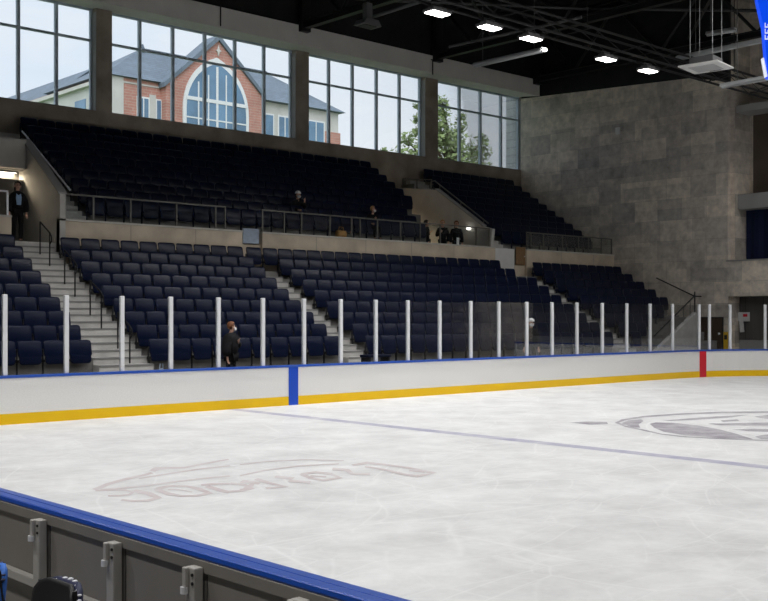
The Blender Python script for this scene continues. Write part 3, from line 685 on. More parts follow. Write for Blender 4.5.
MB().box(0.0, 0.04, 0.1, 0.75, 0.48, 0.88).build('board', 'white', nt_, bevel=0.01) 
MB().box(-0.006, -0.001, 0.2, 0.4, 0.68, 0.80).build('red_mark', 'red', nt_)
MB().prism([(0.55, 0.0), (0.35, 0.02), (0.40, 0.48), (0.6, 0.48)], 'x', 0.0, 0.02).build('hanging_sheet', 'white', nt_)
MB().box(0.041, 0.10, 0.2, 0.6, 0.5, 0.86).build('mount', 'fix', nt_)
MB().box(25.88, 25.995, 8.3, 8.5, 10.9, 11.22).build('wall_speaker', 'white')
tag(bpy.data.objects['wall_speaker'], 'small white box mounted high on the stone wall', 'speaker')

# corner stair beside the right block
cs = bpy.data.objects.new('corner_stairs', None); COL.objects.link(cs); cs.location = (19.9, 2.3, 0); struct(cs)
MB().prism([(-0.3, 0.352), (0.0, 0.9), (2.95, 2.46), (2.95, 0.352)], 'y', 0.0, 0.2).build('stair_wall', 'step', cs)
st = MB()
for i in range(9): st.box(0.2+0.3*i, 0.5+0.3*i, 0.21, 1.2, 0.352, 0.8+0.18*i)
st.build('steps', 'conc', cs)
hr = thing('handrail', 'black sloping handrail on the pale stair wall beside the right seats', 'handrail', (19.9, 2.4, 0))
MB().tube([(0.0, 0, 1.5), (2.9, 0, 3.1), (2.95, 0, 3.2)], 0.028, 8).build('rail', 'black', hr)
for x in (0.15, 1.05, 1.55, 2.1, 2.6): MB().tube([(x, 0, 0.92+x*0.53), (x, 0, 1.52+x*0.55)], 0.018, 6).build('post', 'rail', hr)
MB().tube([(2.95, 0, 2.46), (2.95, 0, 3.3)], 0.028, 8).build('end_post', 'black', hr)
hr = thing('handrail', 'thin black handrail sloping down the lower stone wall', 'handrail', (25.85, 4.26, 3.18))
MB().tube([(0, 1.96, 0.86), (0, 0, 0), (0, -0.35, -0.02)], 0.028, 8).build('rail', 'black', hr)
for t in (0.15, 0.85): MB().tube([(0, 1.96*t, 0.86*t), (0.15, 1.96*t, 0.86*t-0.05)], 0.014, 6).build('bracket', 'black', hr)

# ------------------------------------------------------------------ roof
struct(MB().box(-26, 29, -32, 15, 17.2, 17.4).build('ceiling', 'roofm'))
struct(MB().box(-26, -25.8, -32, 15, -0.03, 17.2).build('wall_left', 'dwall'))
struct(MB().box(-26, 29, -32, -31.8, -0.03, 17.2).build('wall_back', 'dwall'))
struct(MB().box(-26, -9.5, 8.6, 14.95, -0.3, 17.2).build('wall_end', 'dwall'))
deck = MB()
for i in range(60): deck.box(-25.8+0.9*i, -25.55+0.9*i, -31.8, 13.2, 17.12, 17.199)
struct(deck.build('roof_deck', 'roofm'))
TRN = {-5: 'leftmost', 2.9: 'second', 10.7: 'third', 18.47: 'fourth', 25.6: 'rightmost'}
for x, nm in TRN.items():
    t = thing('roof_truss', f'black steel roof truss running across the hall, {nm} from the left' if nm not in ('leftmost', 'rightmost') else f'black steel roof truss running across the hall, {nm} of the five', 'roof truss', (x, 13.1, 14.05), 0, 'black roof trusses')
    L = -44.5
    MB().box(-0.14, 0.14, L, 0.0, 0.0, 0.05).box(-0.025, 0.025, L, 0.0, 0.05, 0.25).box(-0.14, 0.14, L, 0, 0.25, 0.29).build('bottom_chord', 'truss', t)
    MB().box(-0.16, 0.16, L, 0.0, 2.75, 2.8).box(-0.025, 0.025, L, 0.0, 2.8, 3.0).box(-0.16, 0.16, L, 0, 3.0, 3.04).build('top_chord', 'truss', t)
    y = 0.0; j = 0
    while y > L+2.4:
        a, b = (0.29, 2.75) if j % 2 else (2.75, 0.29)
        MB().tube([(0, y-0.1, a), (0, y-2.3, b)], 0.075, 6).build('web', 'truss', t)
        y -= 2.4; j += 1
    MB().box(-0.22, 0.22, -0.25, 0.0, -0.12, 3.0).build('wall_bracket', 'truss', t)
PUR = {y: n for n, y in zip(('nearest the windows', 'second from the windows', 'third from the windows', 'fourth from the windows', 'fifth from the windows', 'sixth from the windows'), (10.5, 7.0, 3.5, -4.5, -9, -14))}
for y, nm in PUR.items():
    t = thing('roof_purlin', f'black roof beam running along the hall, {nm}', 'roof beam', (0, y, 16.6), 0, 'black lengthwise roof beams')
    MB().box(-25, 25.9, -0.1, 0.1, 0.0, 0.04).box(-25, 25.9, -0.02, 0.02, 0.04, 0.4).box(-25, 25.9, -0.1, 0.1, 0.4, 0.44).build('beam', 'truss', t)
for j, (x0, y0, x1, y1) in enumerate(((10.7, 9.8, 18.47, 4.5), (18.47, 9.8, 10.7, 4.5), (18.47, 4.4, 25.6, -1.5), (25.6, 4.4, 18.47, -1.5))):
    nm = ('over the third window, falling left to right', 'over the third window, crossing the first', 'above the right stone wall', 'above the right stone wall, crossing the other')[j]
    o = MB().tube([(x0, y0, 14.6), (x1, y1, 14.6)], 0.07, 6).build('roof_brace', 'truss'); tag(o, f'thin black diagonal roof brace {nm}', 'roof brace', 'diagonal roof braces')

# girder carrying the visible row of lamps
LY, LZ = -1.0, 10.66
t = thing('lighting_truss', 'long black lighting truss carrying the row of bright lamps', 'lighting truss', (-10, LY+0.0, LZ+0.29))
for dy, dz in ((-0.25, 0.0), (0.25, 0.0), (-0.25, 0.5), (0.25, 0.5)):
    MB().tube([(0, dy, dz), (34.5, dy, dz-0.12)], 0.045, 8).build('chord', 'black', t)
wb = MB()
for i in range(23):
    a = i*1.5; z = -0.12*a/34.5
    for dy in (-0.25, 0.25): wb.tube([(a, dy, z+(0 if i % 2 else 0.5)), (a+1.5, dy, z+(0.5 if i % 2 else 0))], 0.014, 5)
    wb.tube([(a, -0.25, z), (a, 0.25, z)], 0.014, 5)
wb.build('lattice', 'black', t)
for x in (3, 12, 21, 30): MB().tube([(x, 0, 0.42), (x, 0, 6.15)], 0.02, 5).build('hanger', 'truss', t)
LP = 86.0
def led(x, y, z, label, power=LP, grp='LED lamps over the ice'):
    t = thing('led_lamp', label, 'lamp', (x, y, z), 0, grp)
    MB().box(-0.36, 0.36, -0.22, 0.22, 0.02, 0.10).box(-0.26, 0.26, -0.12, 0.12, 0.10, 0.18).build('housing', 'fix', t, bevel=0.01)
    MB().box(-0.32, 0.32, -0.175, 0.175, -0.005, 0.019).build('lens', 'lens', t)
    MB().tube([(-0.22, 0, 0.18), (-0.22, 0, 0.262), (0.22, 0, 0.262), (0.22, 0, 0.18)], 0.015, 6).build('yoke', 'fix', t)
    if z > 12: MB().tube([(0, 0, 0.24), (0, 0, 17.12-z)], 0.015, 6).build('hanger_rod', 'fix', t)
    area('led_light', (0, 0, -0.02), 0.62, 0.34, power, (1.0, 0.985, 0.97), spread=168 if x >= 13 else 138, parent=t)
for x, nm in ((4.24, 'first'), (6.38, 'second'), (8.24, 'third'), (12.0, 'fourth'), (14.38, 'fifth')):
    led(x, LY, LZ-0.02-0.12*(x+10)/34.5, f'bright white LED lamp hanging from the lighting truss, {nm} from the left in the photo')
for x, nm in ((-12, 'fifth'), (-8.0, 'fourth'), (-4.5, 'third'), (-1.2, 'second'), (1.7, 'first')):  # more lamps along the truss, out of view, added to light the ice
    led(x, LY, LZ-0.02-0.12*(x+10)/34.5 if x > -10 else LZ, f'added white LED lamp on the lighting truss, {nm} left of the five in the photo')
for j, y in enumerate((-6.5, -12.0, -18.6)):  # unseen rows added so the ice is brightly lit
    for i, x in enumerate((-12, -7, -2, 3, 8, 13, 18, 23)):
        led(x, y, 13.2, f'added white LED lamp over the ice, {("next", "second", "third")[j]} row past the lighting truss, {ORD[i]} in it', LP*1.35)

for y in (-9.5, -15.5, -21.5):  # lamps added out of view to brighten the backs of the near boards
    nm = {-9.5: 'farthest from', -15.5: 'midway along', -21.5: 'closest to the camera beside'}[y]
    led(-19.5, y, 13.2, f'added white LED lamp over the viewing floor, {nm} the near boards', 270, 'added LED lamps over the viewing floor')
# hanging equipment
def heater(p0, p1, label, lit=False, r=0.09):
    p0, p1 = Vector(p0), Vector(p1); d = p1-p0
    t = thing('tube_heater', label, 'tube heater', p0, 0, 'tube heaters under the roof')
    sx = MB(); n = 10; dn = d.normalized(); u = dn.cross(Vector((0, 0, 1))).normalized()
    vs = []; 
    for q in (Vector((0, 0, 0)), d):
        for k in range(n+1):
            a = math.pi*k/n; vs.append(q+u*math.cos(a)*r*1.9+Vector((0, 0, 1))*(math.sin(a)*r*1.6-0.02))
        for k in range(n, -1, -1):
            a = math.pi*k/n; vs.append(q+u*math.cos(a)*r*1.8+Vector((0, 0, 1))*(math.sin(a)*r*1.5-0.02))
    m = 2*(n+1); fs = [(i, (i+1) % m, m+(i+1) % m, m+i) for i in range(m)]+[tuple(range(m))[::-1], tuple(range(m, 2*m))]
    sx.add(vs, fs); sx.build('reflector', 'tube', t, False)
    MB().tube([(0, 0, 0), tuple(d)], r*0.7, 10).build('tube', 'tube', t, True)
    for f in (0.12, 0.88): 
        q = d*f; MB().tube([tuple(q+Vector((0, 0, r*1.5))), tuple(q+Vector((0, 0, 17.1-p0.z)))], 0.012, 5).build('hanger', 'fix', t)
    if lit: MB().ball(tuple(d+Vector((0, -0.08, 0.02))), (0.11, 0.07, 0.06)).build('burner_light', 'lens', t, True)
heater((12.52, 5.21, 11.5), (12.69, 2.16, 11.55), 'grey tube heater hanging before the fourth window, lit end', True)
heater((17.07, -0.46, 11.5), (16.85, -6.5, 11.5), 'long grey tube heater hanging beside the white ceiling cassette')
heater((18.31, -0.88, 12.5), (18.5, -1.9, 12.5), 'short pale tube heater high above the white ceiling cassette')
heater((16.1, -2.77, 10.0), (15.9, -7.5, 10.0), 'pale tube heater hanging low in front of the far balcony')
ac = thing('air_conditioner', 'white square ceiling cassette hanging on thin rods', 'air conditioner', (13.98, -3.43, 10.2), R(8)); ac.scale = (.92, .92, .92)
MB().box(-0.72, 0.72, -0.72, 0.72, 0, 0.06).build('grille_frame', 'white', ac, bevel=0.02)
MB().box(-0.45, 0.45, -0.45, 0.45, -0.02, -0.001).build('grille', 'tube', ac)
MB().box(0.52, 0.62, -0.3, 0.1, -0.004, -0.0005).build('vent_slot', 'black', ac)
MB().box(-0.42, 0.42, -0.42, 0.42, 0.06, 0.34).build('housing', 'fix', ac)
for sx_ in (-0.4, 0.4):
    for sy_ in (-0.4, 0.4): MB().tube([(sx_, sy_, 0.34), (sx_, sy_, 7.55)], 0.012, 5).build('hanger_rod', 'tube', ac)
sp = thing('loudspeaker', 'grey hanging loudspeaker on a drop pole under the dark roof', 'loudspeaker', (9.7, 8.0, 13.0))
MB().prism([(-0.45, 0.0), (0.45, 0.0), (0.3, 0.22), (-0.3, 0.22)], 'y', -0.3, 0.3).build('cabinet', 'fix', sp, bevel=0.02)
MB().box(-0.3, 0.3, -0.2, 0.2, -0.02, -0.001).build('grille', 'truss', sp)
MB().box(-0.14, 0.14, -0.12, 0.12, 0.22, 0.85).build('drop_pole', 'fix', sp)
MB().box(-0.05, 0.05, -0.05, 0.05, 0.85, 4.12).build('stem', 'truss', sp)
o = MB().tube([(10.2, 8.3, 13.5), (10.17, 2.0, 13.55)], 0.07, 8).build('roof_pipe', 'fix'); tag(o, 'grey pipe running from the hanging loudspeaker towards the lamps', 'pipe')
o = MB().tube([(15.3, 9.2, 13.4), (16.0, 3.0, 13.5)], 0.06, 8).build('roof_pipe', 'fix'); tag(o, 'thin grey pipe above the lit tube heater', 'pipe')
cbl = MB().tube([(6.63, 13.05, 13.45), (6.63, 13.05, 17.2)], 0.025, 6).build('cable', 'black'); tag(cbl, 'thin black cable hanging in front of the second window', 'cable')
MB().tube([(18.15, 13.0, 13.3), (18.15, 13.0, 14.0), (18.15, 13.1, 14.0)], 0.03, 6).build('bracket_pipe', 'black')
tag(bpy.data.objects['bracket_pipe'], 'short black pipe hanging over the fourth window', 'pipe')

# blue screen at the right edge
sd = thing('scoreboard', 'bright blue hanging screen with white lettering at the top right edge', 'scoreboard', (-7.845, -17.085, 4.45), R(-42.6))
MB().prism([(0.015, 0.45), (-0.045, 0.72), (-0.08, 1.3), (0.9, 1.3), (0.9, -0.1), (0.05, 0.0)], 'y', 0.0, 0.08).build('screen', 'signblue', sd)
tx = MB()
for z, w in ((0.455, 0.03), (0.40, 0.025), (0.345, 0.03)):
    x = 0.02
    for l, cw in enumerate((0.03, 0.022, 0.03, 0.026, 0.03, 0.022, 0.03)):
        tx.box(x, x+0.007, -0.004, -0.001, z, z+0.045)
        tx.box(x+0.008, x+cw, -0.004, -0.001, z+(0.034 if l % 2 else 0.0), z+(0.045 if l % 2 else 0.011))
        tx.box(x+cw-0.006, x+cw, -0.004, -0.001, z+0.012, z+0.033) if l % 3 == 0 else None
        x += cw+0.009
tx.build('lettering', 'signw', sd)
MB().prism([(0.036, 0.01), (0.046, 0.01), (0.014, 0.18), (0.004, 0.18)], 'y', 0.0, 0.06).build('edge_light', 'signw', sd)
for x in (0.1, 0.8): MB().tube([(x, 0.04, 1.3), (x, 0.04, 12.7)], 0.012, 5).build('hanger', 'truss', sd)

# ------------------------------------------------------------------ outside
struct(MB().box(-60, 120, 15.0, 140, -0.5, -0.3).build('ground', 'grass'))
bd = thing('brick_building', 'red brick building with slate roof and arched gable window outside', 'building', (0, 0, -0.3))
FY = 46.0
# main walls
MB().box(19.7, 24.6, FY, 72, 0, 19.22).build('wall', 'brickw', bd)
tag(MB().box(19.62, 20.85, FY-0.08, FY+0.5, 0, 19.22).build('corner_pier', 'limest', bd), 'pale stone corner pier')
MB().box(19.60, 19.69, FY+0.5, 72, 0, 18.8).build('side_wall', 'sidew', bd)
MB().box(32.4, 40.6, FY+0.2, 55.0, 0, 19.22).build('wall', 'limest', bd)
tag(MB().box(39.0, 40.75, FY+0.1, FY+0.19, 0, 17.6).build('brick_band', 'brickw', bd), 'red brick strip')
# gable front
GX0, GX1, GA, GYF = 23.85, 32.3, (28.25, 22.95), FY-0.7
MB().prism([(GX0, 0), (GX1, 0), (GX1, 19.3), (GA[0], GA[1]-0.05), (GX0, 19.0)], 'y', GYF, FY+0.8).build('gable_wall', 'brickw', bd)
gr = MB()
for xe, ze in ((GX0-0.2, 18.85), (GX1+0.2, 19.1)):
    gr.prism([(GA[0], GA[1]-0.04), (xe, ze), (xe, ze+0.34), (GA[0], GA[1]+0.36)], 'y', GYF-0.2, FY+1.0)
gr.build('gable_roof', 'slate', bd)
# hip roofs
def hip(x0, x1, y0, y1, z0, zr, hl, hr, name='roof'):
    ym = (y0+y1)/2
    m = MB().add([(x0, y0, z0), (x1, y0, z0), (x1, y1, z0), (x0, y1, z0), (x0+hl, ym, zr), (x1-hr, ym, zr)],
                 [(0, 1, 5, 4), (1, 2, 5), (2, 3, 4, 5), (3, 0, 4), (3, 2, 1, 0)])
    return m.build(name, 'slate', bd)
hip(19.35, 41.0, FY-0.3, FY+9.3, 19.25, 22.62, 5.4, 4.6)
MB().add([(19.3, FY+8, 18.85), (24.7, FY+8, 18.85), (24.7, 72.4, 18.85), (19.3, 72.4, 18.85), (22.0, FY+6.5, 21.15), (22.0, 69.3, 21.15)],
         [(0, 4, 5, 3), (1, 2, 5, 4), (2, 3, 5), (0, 1, 4), (3, 2, 1, 0)]).build('roof', 'slate', bd)
MB().box(24.6, 36.5, FY+4.35, FY+4.65, 22.5, 22.72).build('roof_ridge', 'slate', bd)
cp = MB().prism([(24.5, 22.4), (25.0, 22.4), (24.75, 22.95)], 'y', FY+4, FY+4.5); cp.build('roof_finial', 'slate', bd)
# arched window
def arch(x0, x1, z0, zs, za, n=10):
    xm = (x0+x1)/2; w_ = xm-x0; h = za-zs; rad = (w_*w_+h*h)/(2*w_); tm = math.asin(h/rad); pts = [(x1, z0), (x1, zs)]
    for k in range(1, n+1): pts.append((x1-rad+rad*math.cos(tm*k/n), zs+rad*math.sin(tm*k/n)))
    for k in range(n-1, -1, -1): pts.append((x0+rad-rad*math.cos(tm*k/n), zs+rad*math.sin(tm*k/n)))
    return pts+[(x0, z0)]
aw = MB().prism(arch(25.2, 30.93, 11.0, 17.6, 21.6), 'y', GYF-0.14, GYF-0.01).build('arch_window', 'bframe', bd)
tag(aw, 'white pointed arch window surround')
MB().prism(arch(25.48, 30.65, 11.2, 17.6, 21.15), 'y', GYF-0.17, GYF-0.141).build('pane', 'bglass', aw)
tr = MB()
for x, zt in ((26.45, 19.6), (27.3, 20.2), (28.85, 20.4), (29.7, 19.8)): tr.box(x-0.05, x+0.05, GYF-0.21, GYF-0.171, 11.2, zt)
tr.box(27.97, 28.15, GYF-0.21, GYF-0.171, 11.2, 20.9).box(25.45, 30.68, GYF-0.22, GYF-0.171, 18.2, 18.46).box(25.45, 30.68, GYF-0.2, GYF-0.171, 16.9, 17.0)
tr.build('tracery', 'bframe', aw)
tag(MB().add([(28.25+a*math.sin(R(t)), GYF-0.02, 22.15+a*math.cos(R(t))) for t, a in ((0, .42), (45, .12), (90, .26), (135, .12), (180, .42), (225, .12), (270, .26), (315, .12))]+
             [(28.25+a*math.sin(R(t)), GYF-0.1, 22.15+a*math.cos(R(t))) for t, a in ((0, .42), (45, .12), (90, .26), (135, .12), (180, .42), (225, .12), (270, .26), (315, .12))],
             [tuple(range(8)), tuple(range(15, 7, -1))]+[(i, (i+1) % 8, 8+(i+1) % 8, 8+i) for i in range(8)]).build('gable_star', 'limest', bd), 'pale stone star')
def bwin(x0, x1, z0, z1, y, nv=1):
    f = MB().box(x0-0.12, x1+0.12, y-0.08, y-0.005, z0-0.1, z1+0.12).build('window', 'bframe', bd)
    MB().box(x0, x1, y-0.10, y-0.081, z0, z1).build('pane', 'bglass', f)
    b = MB()
    for k in range(1, nv+1): xx = x0+(x1-x0)*k/(nv+1); b.box(xx-0.04, xx+0.04, y-0.12, y-0.101, z0, z1)
    b.box(x0, x1, y-0.12, y-0.101, (z0+z1)/2-0.9, (z0+z1)/2-0.82).build('glazing_bar', 'bframe', f)
bwin(22.02, 22.8, 14.2, 17.95, FY); bwin(23.5, 24.2, 14.2, 17.95, FY)
tag(MB().box(22.9, 23.4, FY-0.1, FY-0.005, 14, 18.3).build('window_mullion_pier', 'limest', bd), 'pale stone pier')
MB().box(19.55, 24.3, FY-0.05, FY-0.006, 18.85, 18.95).build('string_course', 'limest', bd)
bwin(34.5, 35.6, 14.0, 18.2, FY+0.2, 1); bwin(37.3, 38.9, 14.0, 18.2, FY+0.1, 1); bwin(33.2, 33.9, 14.0, 18.2, FY+0.2, 0)
for yy in (49, 53, 57, 61): MB().box(19.55, 19.6, yy, yy+1.6, 15.0, 18.0).build('window', 'bglass', bd)
MB().box(19.3, 19.59, FY+0.5, 72, 18.75, 19.0).build('cornice', 'limest', bd)

# siding wing beside the last window
struct(MB().box(27.55, 31.0, 15.05, 16.75, -0.3, 18.0).build('siding_wall', 'siding'))

# tree
def tree(label, base, clumps, seed, size=0.34, name='tree'):
    rg = random.Random(seed); t = thing(name, label, 'tree', base)
    tr_ = MB().tube([(0, 0, 0), (0.1, 0, 5), (0, 0.1, 8), (0.0, 0, 10.5)], [0.42, 0.34, 0.22, 0.06], 8)
    for (cx, cy, cz, rr, n) in clumps:
        tr_.tube([(0, 0, max(4, cz-4)), (cx*0.5, cy*0.5, cz-1.6), (cx, cy, cz)], [0.14, 0.09, 0.03], 6)
    tr_.build('trunk', 'bark', t)
    m = MB()
    for (cx, cy, cz, rr, n) in clumps:
        for _ in range(int(n*0.62)):
            v = Vector((rg.gauss(0, 1), rg.gauss(0, 1), rg.gauss(0, 1))).normalized()*rr*rg.random()**0.6
            p = Vector((cx, cy, cz))+v; s = size*rg.uniform(0.5, 1.0)
            a = Vector((rg.gauss(0, 1), rg.gauss(0, 1), rg.gauss(0, 1))).normalized(); b = a.orthogonal().normalized()
            m.add([p-a*s, p+b*s*0.5, p+a*s, p-b*s*0.5+Vector((0, 0, -0.06))], [(0, 1, 2, 3)])
    m.build('foliage', 'leaf', t)
# clump offsets in x follow the photo's crown seen from the hall
tree('leafy green tree outside behind the last two windows', (37.2, 30.0, -0.3),
     [(-1.1, 0, 17.3, 0.45, 130), (-1.0, 0, 16.6, 0.7, 260), (-1.3, 0, 15.7, 0.9, 420), (-0.9, 0, 14.7, 1.2, 640), (0.7, 0.5, 15.2, 0.7, 260), (1.1, 0.2, 16.5, 0.45, 130), (1.0, 0.2, 15.8, 0.5, 130), (0.9, 0, 13.9, 1.5, 900), (-0.4, 0, 12.7, 1.9, 1300),
      (3.0, 0, 15.1, 0.55, 160), (3.1, 0, 14.4, 0.75, 220), (2.7, 0, 13.4, 1.0, 420), (3.8, 0.3, 12.6, 0.9, 380), (2.0, 0, 11.8, 1.8, 900), (-3.5, 0, 16.6, 0.3, 60), (-3.4, 0, 15.8, 0.45, 110), (-3.2, 0, 14.8, 0.7, 240), (-3.2, 0, 13.5, 1.2, 620), (-4.4, 0, 14.3, 0.55, 140), (-4.9, 0, 13.0, 0.9, 330), (-4.2, 0, 12, 1.2, 400)], 3, 0.24)
tree('small sprig of a treetop outside at the foot of the third window', (27.1, 26.0, -0.3), [(0, 0, 12.55, 0.25, 60), (-0.1, 0, 12.1, 0.3, 90), (0.4, 0, 11.85, 0.4, 140), (0.1, 0, 11.2, 0.8, 260)], 5, 0.17)

#P0
# ------------------------------------------------------------------ people
def skin_mesh(name, chains, m, parent, root=0, sub=1):
    """one continuous surface grown over a tree of joints: chains = {key: (pos, radius, parent key)}"""
    keys = list(chains); ix = {k: i for i, k in enumerate(keys)}
    me = bpy.data.meshes.new(name+'_skeleton')
    me.from_pydata([chains[k][0] for k in keys], [(ix[k], ix[chains[k][2]]) for k in keys if chains[k][2] is not None], [])
    o = bpy.data.objects.new(name+'_skeleton', me); COL.objects.link(o)
    o.modifiers.new('Skin', 'SKIN').use_smooth_shade = True
    if not me.skin_vertices: me.skin_vertices.new()
    for i, k in enumerate(keys):
        r = chains[k][1]; r = r if isinstance(r, tuple) else (r, r)
        me.skin_vertices[0].data[i].radius = r; me.skin_vertices[0].data[i].use_root = (i == root)
    sb = o.modifiers.new('Sub', 'SUBSURF'); sb.levels = sub; sb.render_levels = sub
    dg = bpy.context.evaluated_depsgraph_get(); dg.update()
    nm = bpy.data.meshes.new_from_object(o.evaluated_get(dg))
    bpy.data.objects.remove(o); bpy.data.meshes.remove(me)
    nm.name = name; nm.materials.clear(); nm.materials.append(MT[m])
    for p in nm.polygons: p.use_smooth = True
    r = bpy.data.objects.new(name, nm); COL.objects.link(r); r.parent = parent
    return r
def V(*a): return Vector(a)
def person(label, loc, rz, hair='hdark', longhair=False, mask=False, shirt=None, sit=False, lean=0.0, turn=0.0, armL='down', armR='down', group=None, top='cloth', cap=None, s=1.0, bulk=0.04):
    """faces local -y"""
    t = thing('person', label, 'person', loc, rz, group); t.scale = (s, s, s)
    hz = 0.50 if sit else 0.93
    sp = lambda f, h: V(0, -lean*f, hz+h)            # leaning spine
    J = {}
    J['pelvis'] = (sp(0, 0), (0.135, 0.10), None)
    J['waist'] = (sp(.3, .16), (0.12, 0.09), 'pelvis'); J['chest'] = (sp(.7, .36), (0.145, 0.10), 'waist')
    J['neck0'] = (sp(.95, .52), 0.06, 'chest'); nk = sp(1.1, .60); J['neck'] = (nk, 0.052, 'neck0')
    fw = V(math.sin(turn), -math.cos(turn), 0); rt = V(math.cos(turn), math.sin(turn), 0)
    hd = nk+fw*0.03
    J['jaw'] = (hd+fw*0.015+V(0, 0, .055), 0.062, 'neck'); J['face'] = (hd+fw*0.012+V(0, 0, .115), 0.083, 'jaw')
    J['skull'] = (hd-fw*0.015+V(0, 0, .175), 0.084, 'face'); J['crown'] = (hd-fw*0.015+V(0, 0, .22), 0.055, 'skull')
    for sd, nm, mode in ((-1, 'L', armL), (1, 'R', armR)):
        sh = sp(.92, .46)+V(0.175*sd, 0, 0)
        if mode == 'down': el = sh+V(.06*sd, .02, -.28); wr = el+V(.01*sd, -.06, -.24)
        elif mode == 'lap': el = sh+V(.07*sd, -.05, -.27); wr = el+V(-.08*sd, -.22, -.03)
        elif mode == 'chest': el = sh+V(.07*sd, -.04, -.27); wr = el+V(-.17*sd, -.13, .15)
        else: el = sh+V(.06*sd, -.16, -.20); wr = el+V(-.10*sd, -.10, .22)
        dr = (wr-el).normalized()
        J['sh'+nm] = (sh, 0.058, 'chest'); J['el'+nm] = (el, 0.043, 'sh'+nm); J['wr'+nm] = (wr, 0.028, 'el'+nm)
        J['pm'+nm] = (wr+dr*0.07, (0.034, 0.02), 'wr'+nm)
        ax = dr.cross(V(0, 1, 0.2)).normalized()
        nrm = dr.cross(ax).normalized()
        for q, ln in enumerate((.065, .075, .07, .055)):
            b = wr+dr*0.095+ax*(q-1.5)*0.021
            J[f'f{nm}{q}a'] = (b, 0.0095, 'pm'+nm); J[f'f{nm}{q}b'] = (b+dr*ln*.55+nrm*.008, 0.009, f'f{nm}{q}a'); J[f'f{nm}{q}c'] = (b+dr*ln+nrm*.028, 0.007, f'f{nm}{q}b')
        J[f't{nm}a'] = (wr+dr*0.045-ax*.036, 0.011, 'pm'+nm); J[f't{nm}b'] = (wr+dr*0.085-ax*.052+nrm*.012, 0.009, f't{nm}a')
        hp = V(.092*sd, 0, hz-.03)
        if sit: kn = V(.11*sd, -.44, hz+.01); an = V(.11*sd, -.42, .09)
        else: kn = V(.10*sd, -.015, .50); an = V(.10*sd, .03, .09)
        J['hip'+nm] = (hp, 0.088, 'pelvis'); J['kn'+nm] = (kn, 0.058, 'hip'+nm); J['cf'+nm] = (kn*.6+an*.4+V(0, .02, 0), 0.055, 'kn'+nm)
        J['an'+nm] = (an, 0.038, 'cf'+nm); J['toe'+nm] = (an+V(.02*sd, -.15, -.05), 0.03, 'an'+nm)
    body = skin_mesh('body', J, 'skin', t)
    def cl(name, keys, grow, m, extra=None):
        D = {}
        for k in keys:
            p, r, pa = J[k]; r = r if isinstance(r, tuple) else (r, r)
            D[k] = (p, (r[0]+grow, r[1]+grow), pa if pa in D else None)
        D.update(extra or {})
        return skin_mesh(name, D, m, t)
    cl('jacket', ['pelvis', 'waist', 'chest', 'neck0', 'shL', 'elL', 'wrL', 'shR', 'elR', 'wrR'], bulk, top, {'collar': (nk+V(0, .01, -.01), 0.078, 'neck0')})
    tk = ['pelvis', 'hipL', 'knL', 'cfL', 'anL', 'hipR', 'knR', 'cfR', 'anR']
    cl('trousers', tk, 0.018, 'cloth')
    for nm in 'LR':
        skin_mesh('shoe', {'a': (J['an'+nm][0]+V(0, .03, -.035), 0.048, None), 'b': (J['an'+nm][0]+V(0, -.06, -.045), 0.045, 'a'), 'c': (J['toe'+nm][0]+V(0, -.02, .0), 0.036, 'b')}, 'shoe', t)
    hc = J['skull'][0]
    fo = lambda v: v.dot(fw)
    MB().ball(hc+V(0, 0, -.005)-fw*.012, (0.104, 0.112, 0.112), 16, 12, lambda v: not (fo(v) > 0.035 and v.z < 0.045) and v.z > -0.075+(-.03 if fo(v) < 0 else .05)).build('hair', hair, t, True)
    if longhair:
        skin_mesh('long_hair', {'a': (hc-fw*.06, .09, None), 'b': (hc-fw*.085+V(0, 0, -.15), .085, 'a'), 'c': (hc-fw*.08+V(0, 0, -.30), .06, 'b'), 'd': (hc-fw*.06+V(0, 0, -.38), .03, 'c')}, hair, t)
    fc = J['face'][0]
    for sd in (-1, 1):
        MB().ball(fc+fw*.078+rt*.032*sd+V(0, 0, .022), .011, 8, 6).build('eye', 'eye', t, True)
        MB().ball(fc+rt*.088*sd-fw*.012, (.016, .026, .034), 8, 6).build('ear', 'skin', t, True)
    MB().tube([fc+fw*.078+V(0, 0, .02), fc+fw*.104+V(0, 0, -.018), fc+fw*.078+V(0, 0, -.03)], [.008, .014, .01], 6).build('nose', 'skin', t, True)
    if mask:
        MB().ball(fc+fw*.028+V(0, 0, -.035), (.078, .078, .062), 14, 10, lambda v: fo(v) > 0.0).build('face_mask', 'whitec', t, True)
    else:
        MB().tube([fc+fw*.076+rt*-.025+V(0, 0, -.052), fc+fw*.085+V(0, 0, -.052), fc+fw*.076+rt*.025+V(0, 0, -.052)], .006, 6).build('mouth', 'hred', t, True)
    if cap: MB().ball(hc+V(0, 0, .01), (0.112, 0.122, 0.118), 16, 12, lambda v: v.z > 0.0).build('knit_cap', cap, t, True)
    if shirt:
        c0 = J['chest'][0]
        MB().pillow([(-.07, .14), (-.085, .02), (-.06, -.20), (.06, -.20), (.085, .02), (.07, .14), (.02, .10), (-.02, .10)], .02, .015, lambda u, w_, d: (u, c0.y-.128+d-(0.02 if w_ < -.05 else 0)+max(0, w_)*.25, c0.z+w_)).build('shirt_front', shirt, t)
    return t
person('person with auburn hair, white mask and black jacket standing behind the rink glass', (-1.15, 1.1, 0.35), R(25), 'hred', mask=True, armL='down', armR='chest', turn=0.75, bulk=0.10, s=0.99)
person('person half hidden behind a glass post right of centre, white cap and dark clothes', (10.95, 1.25, 0.35), R(-30), 'hdark', mask=True, cap='whitec', s=1.02)
person('person with long dark hair and pale blue shirt standing at the left entry passage', (-3.05, 9.55, 4.49), R(-8), 'hdark', longhair=True, shirt='shirt', s=1.03, bulk=0.07)
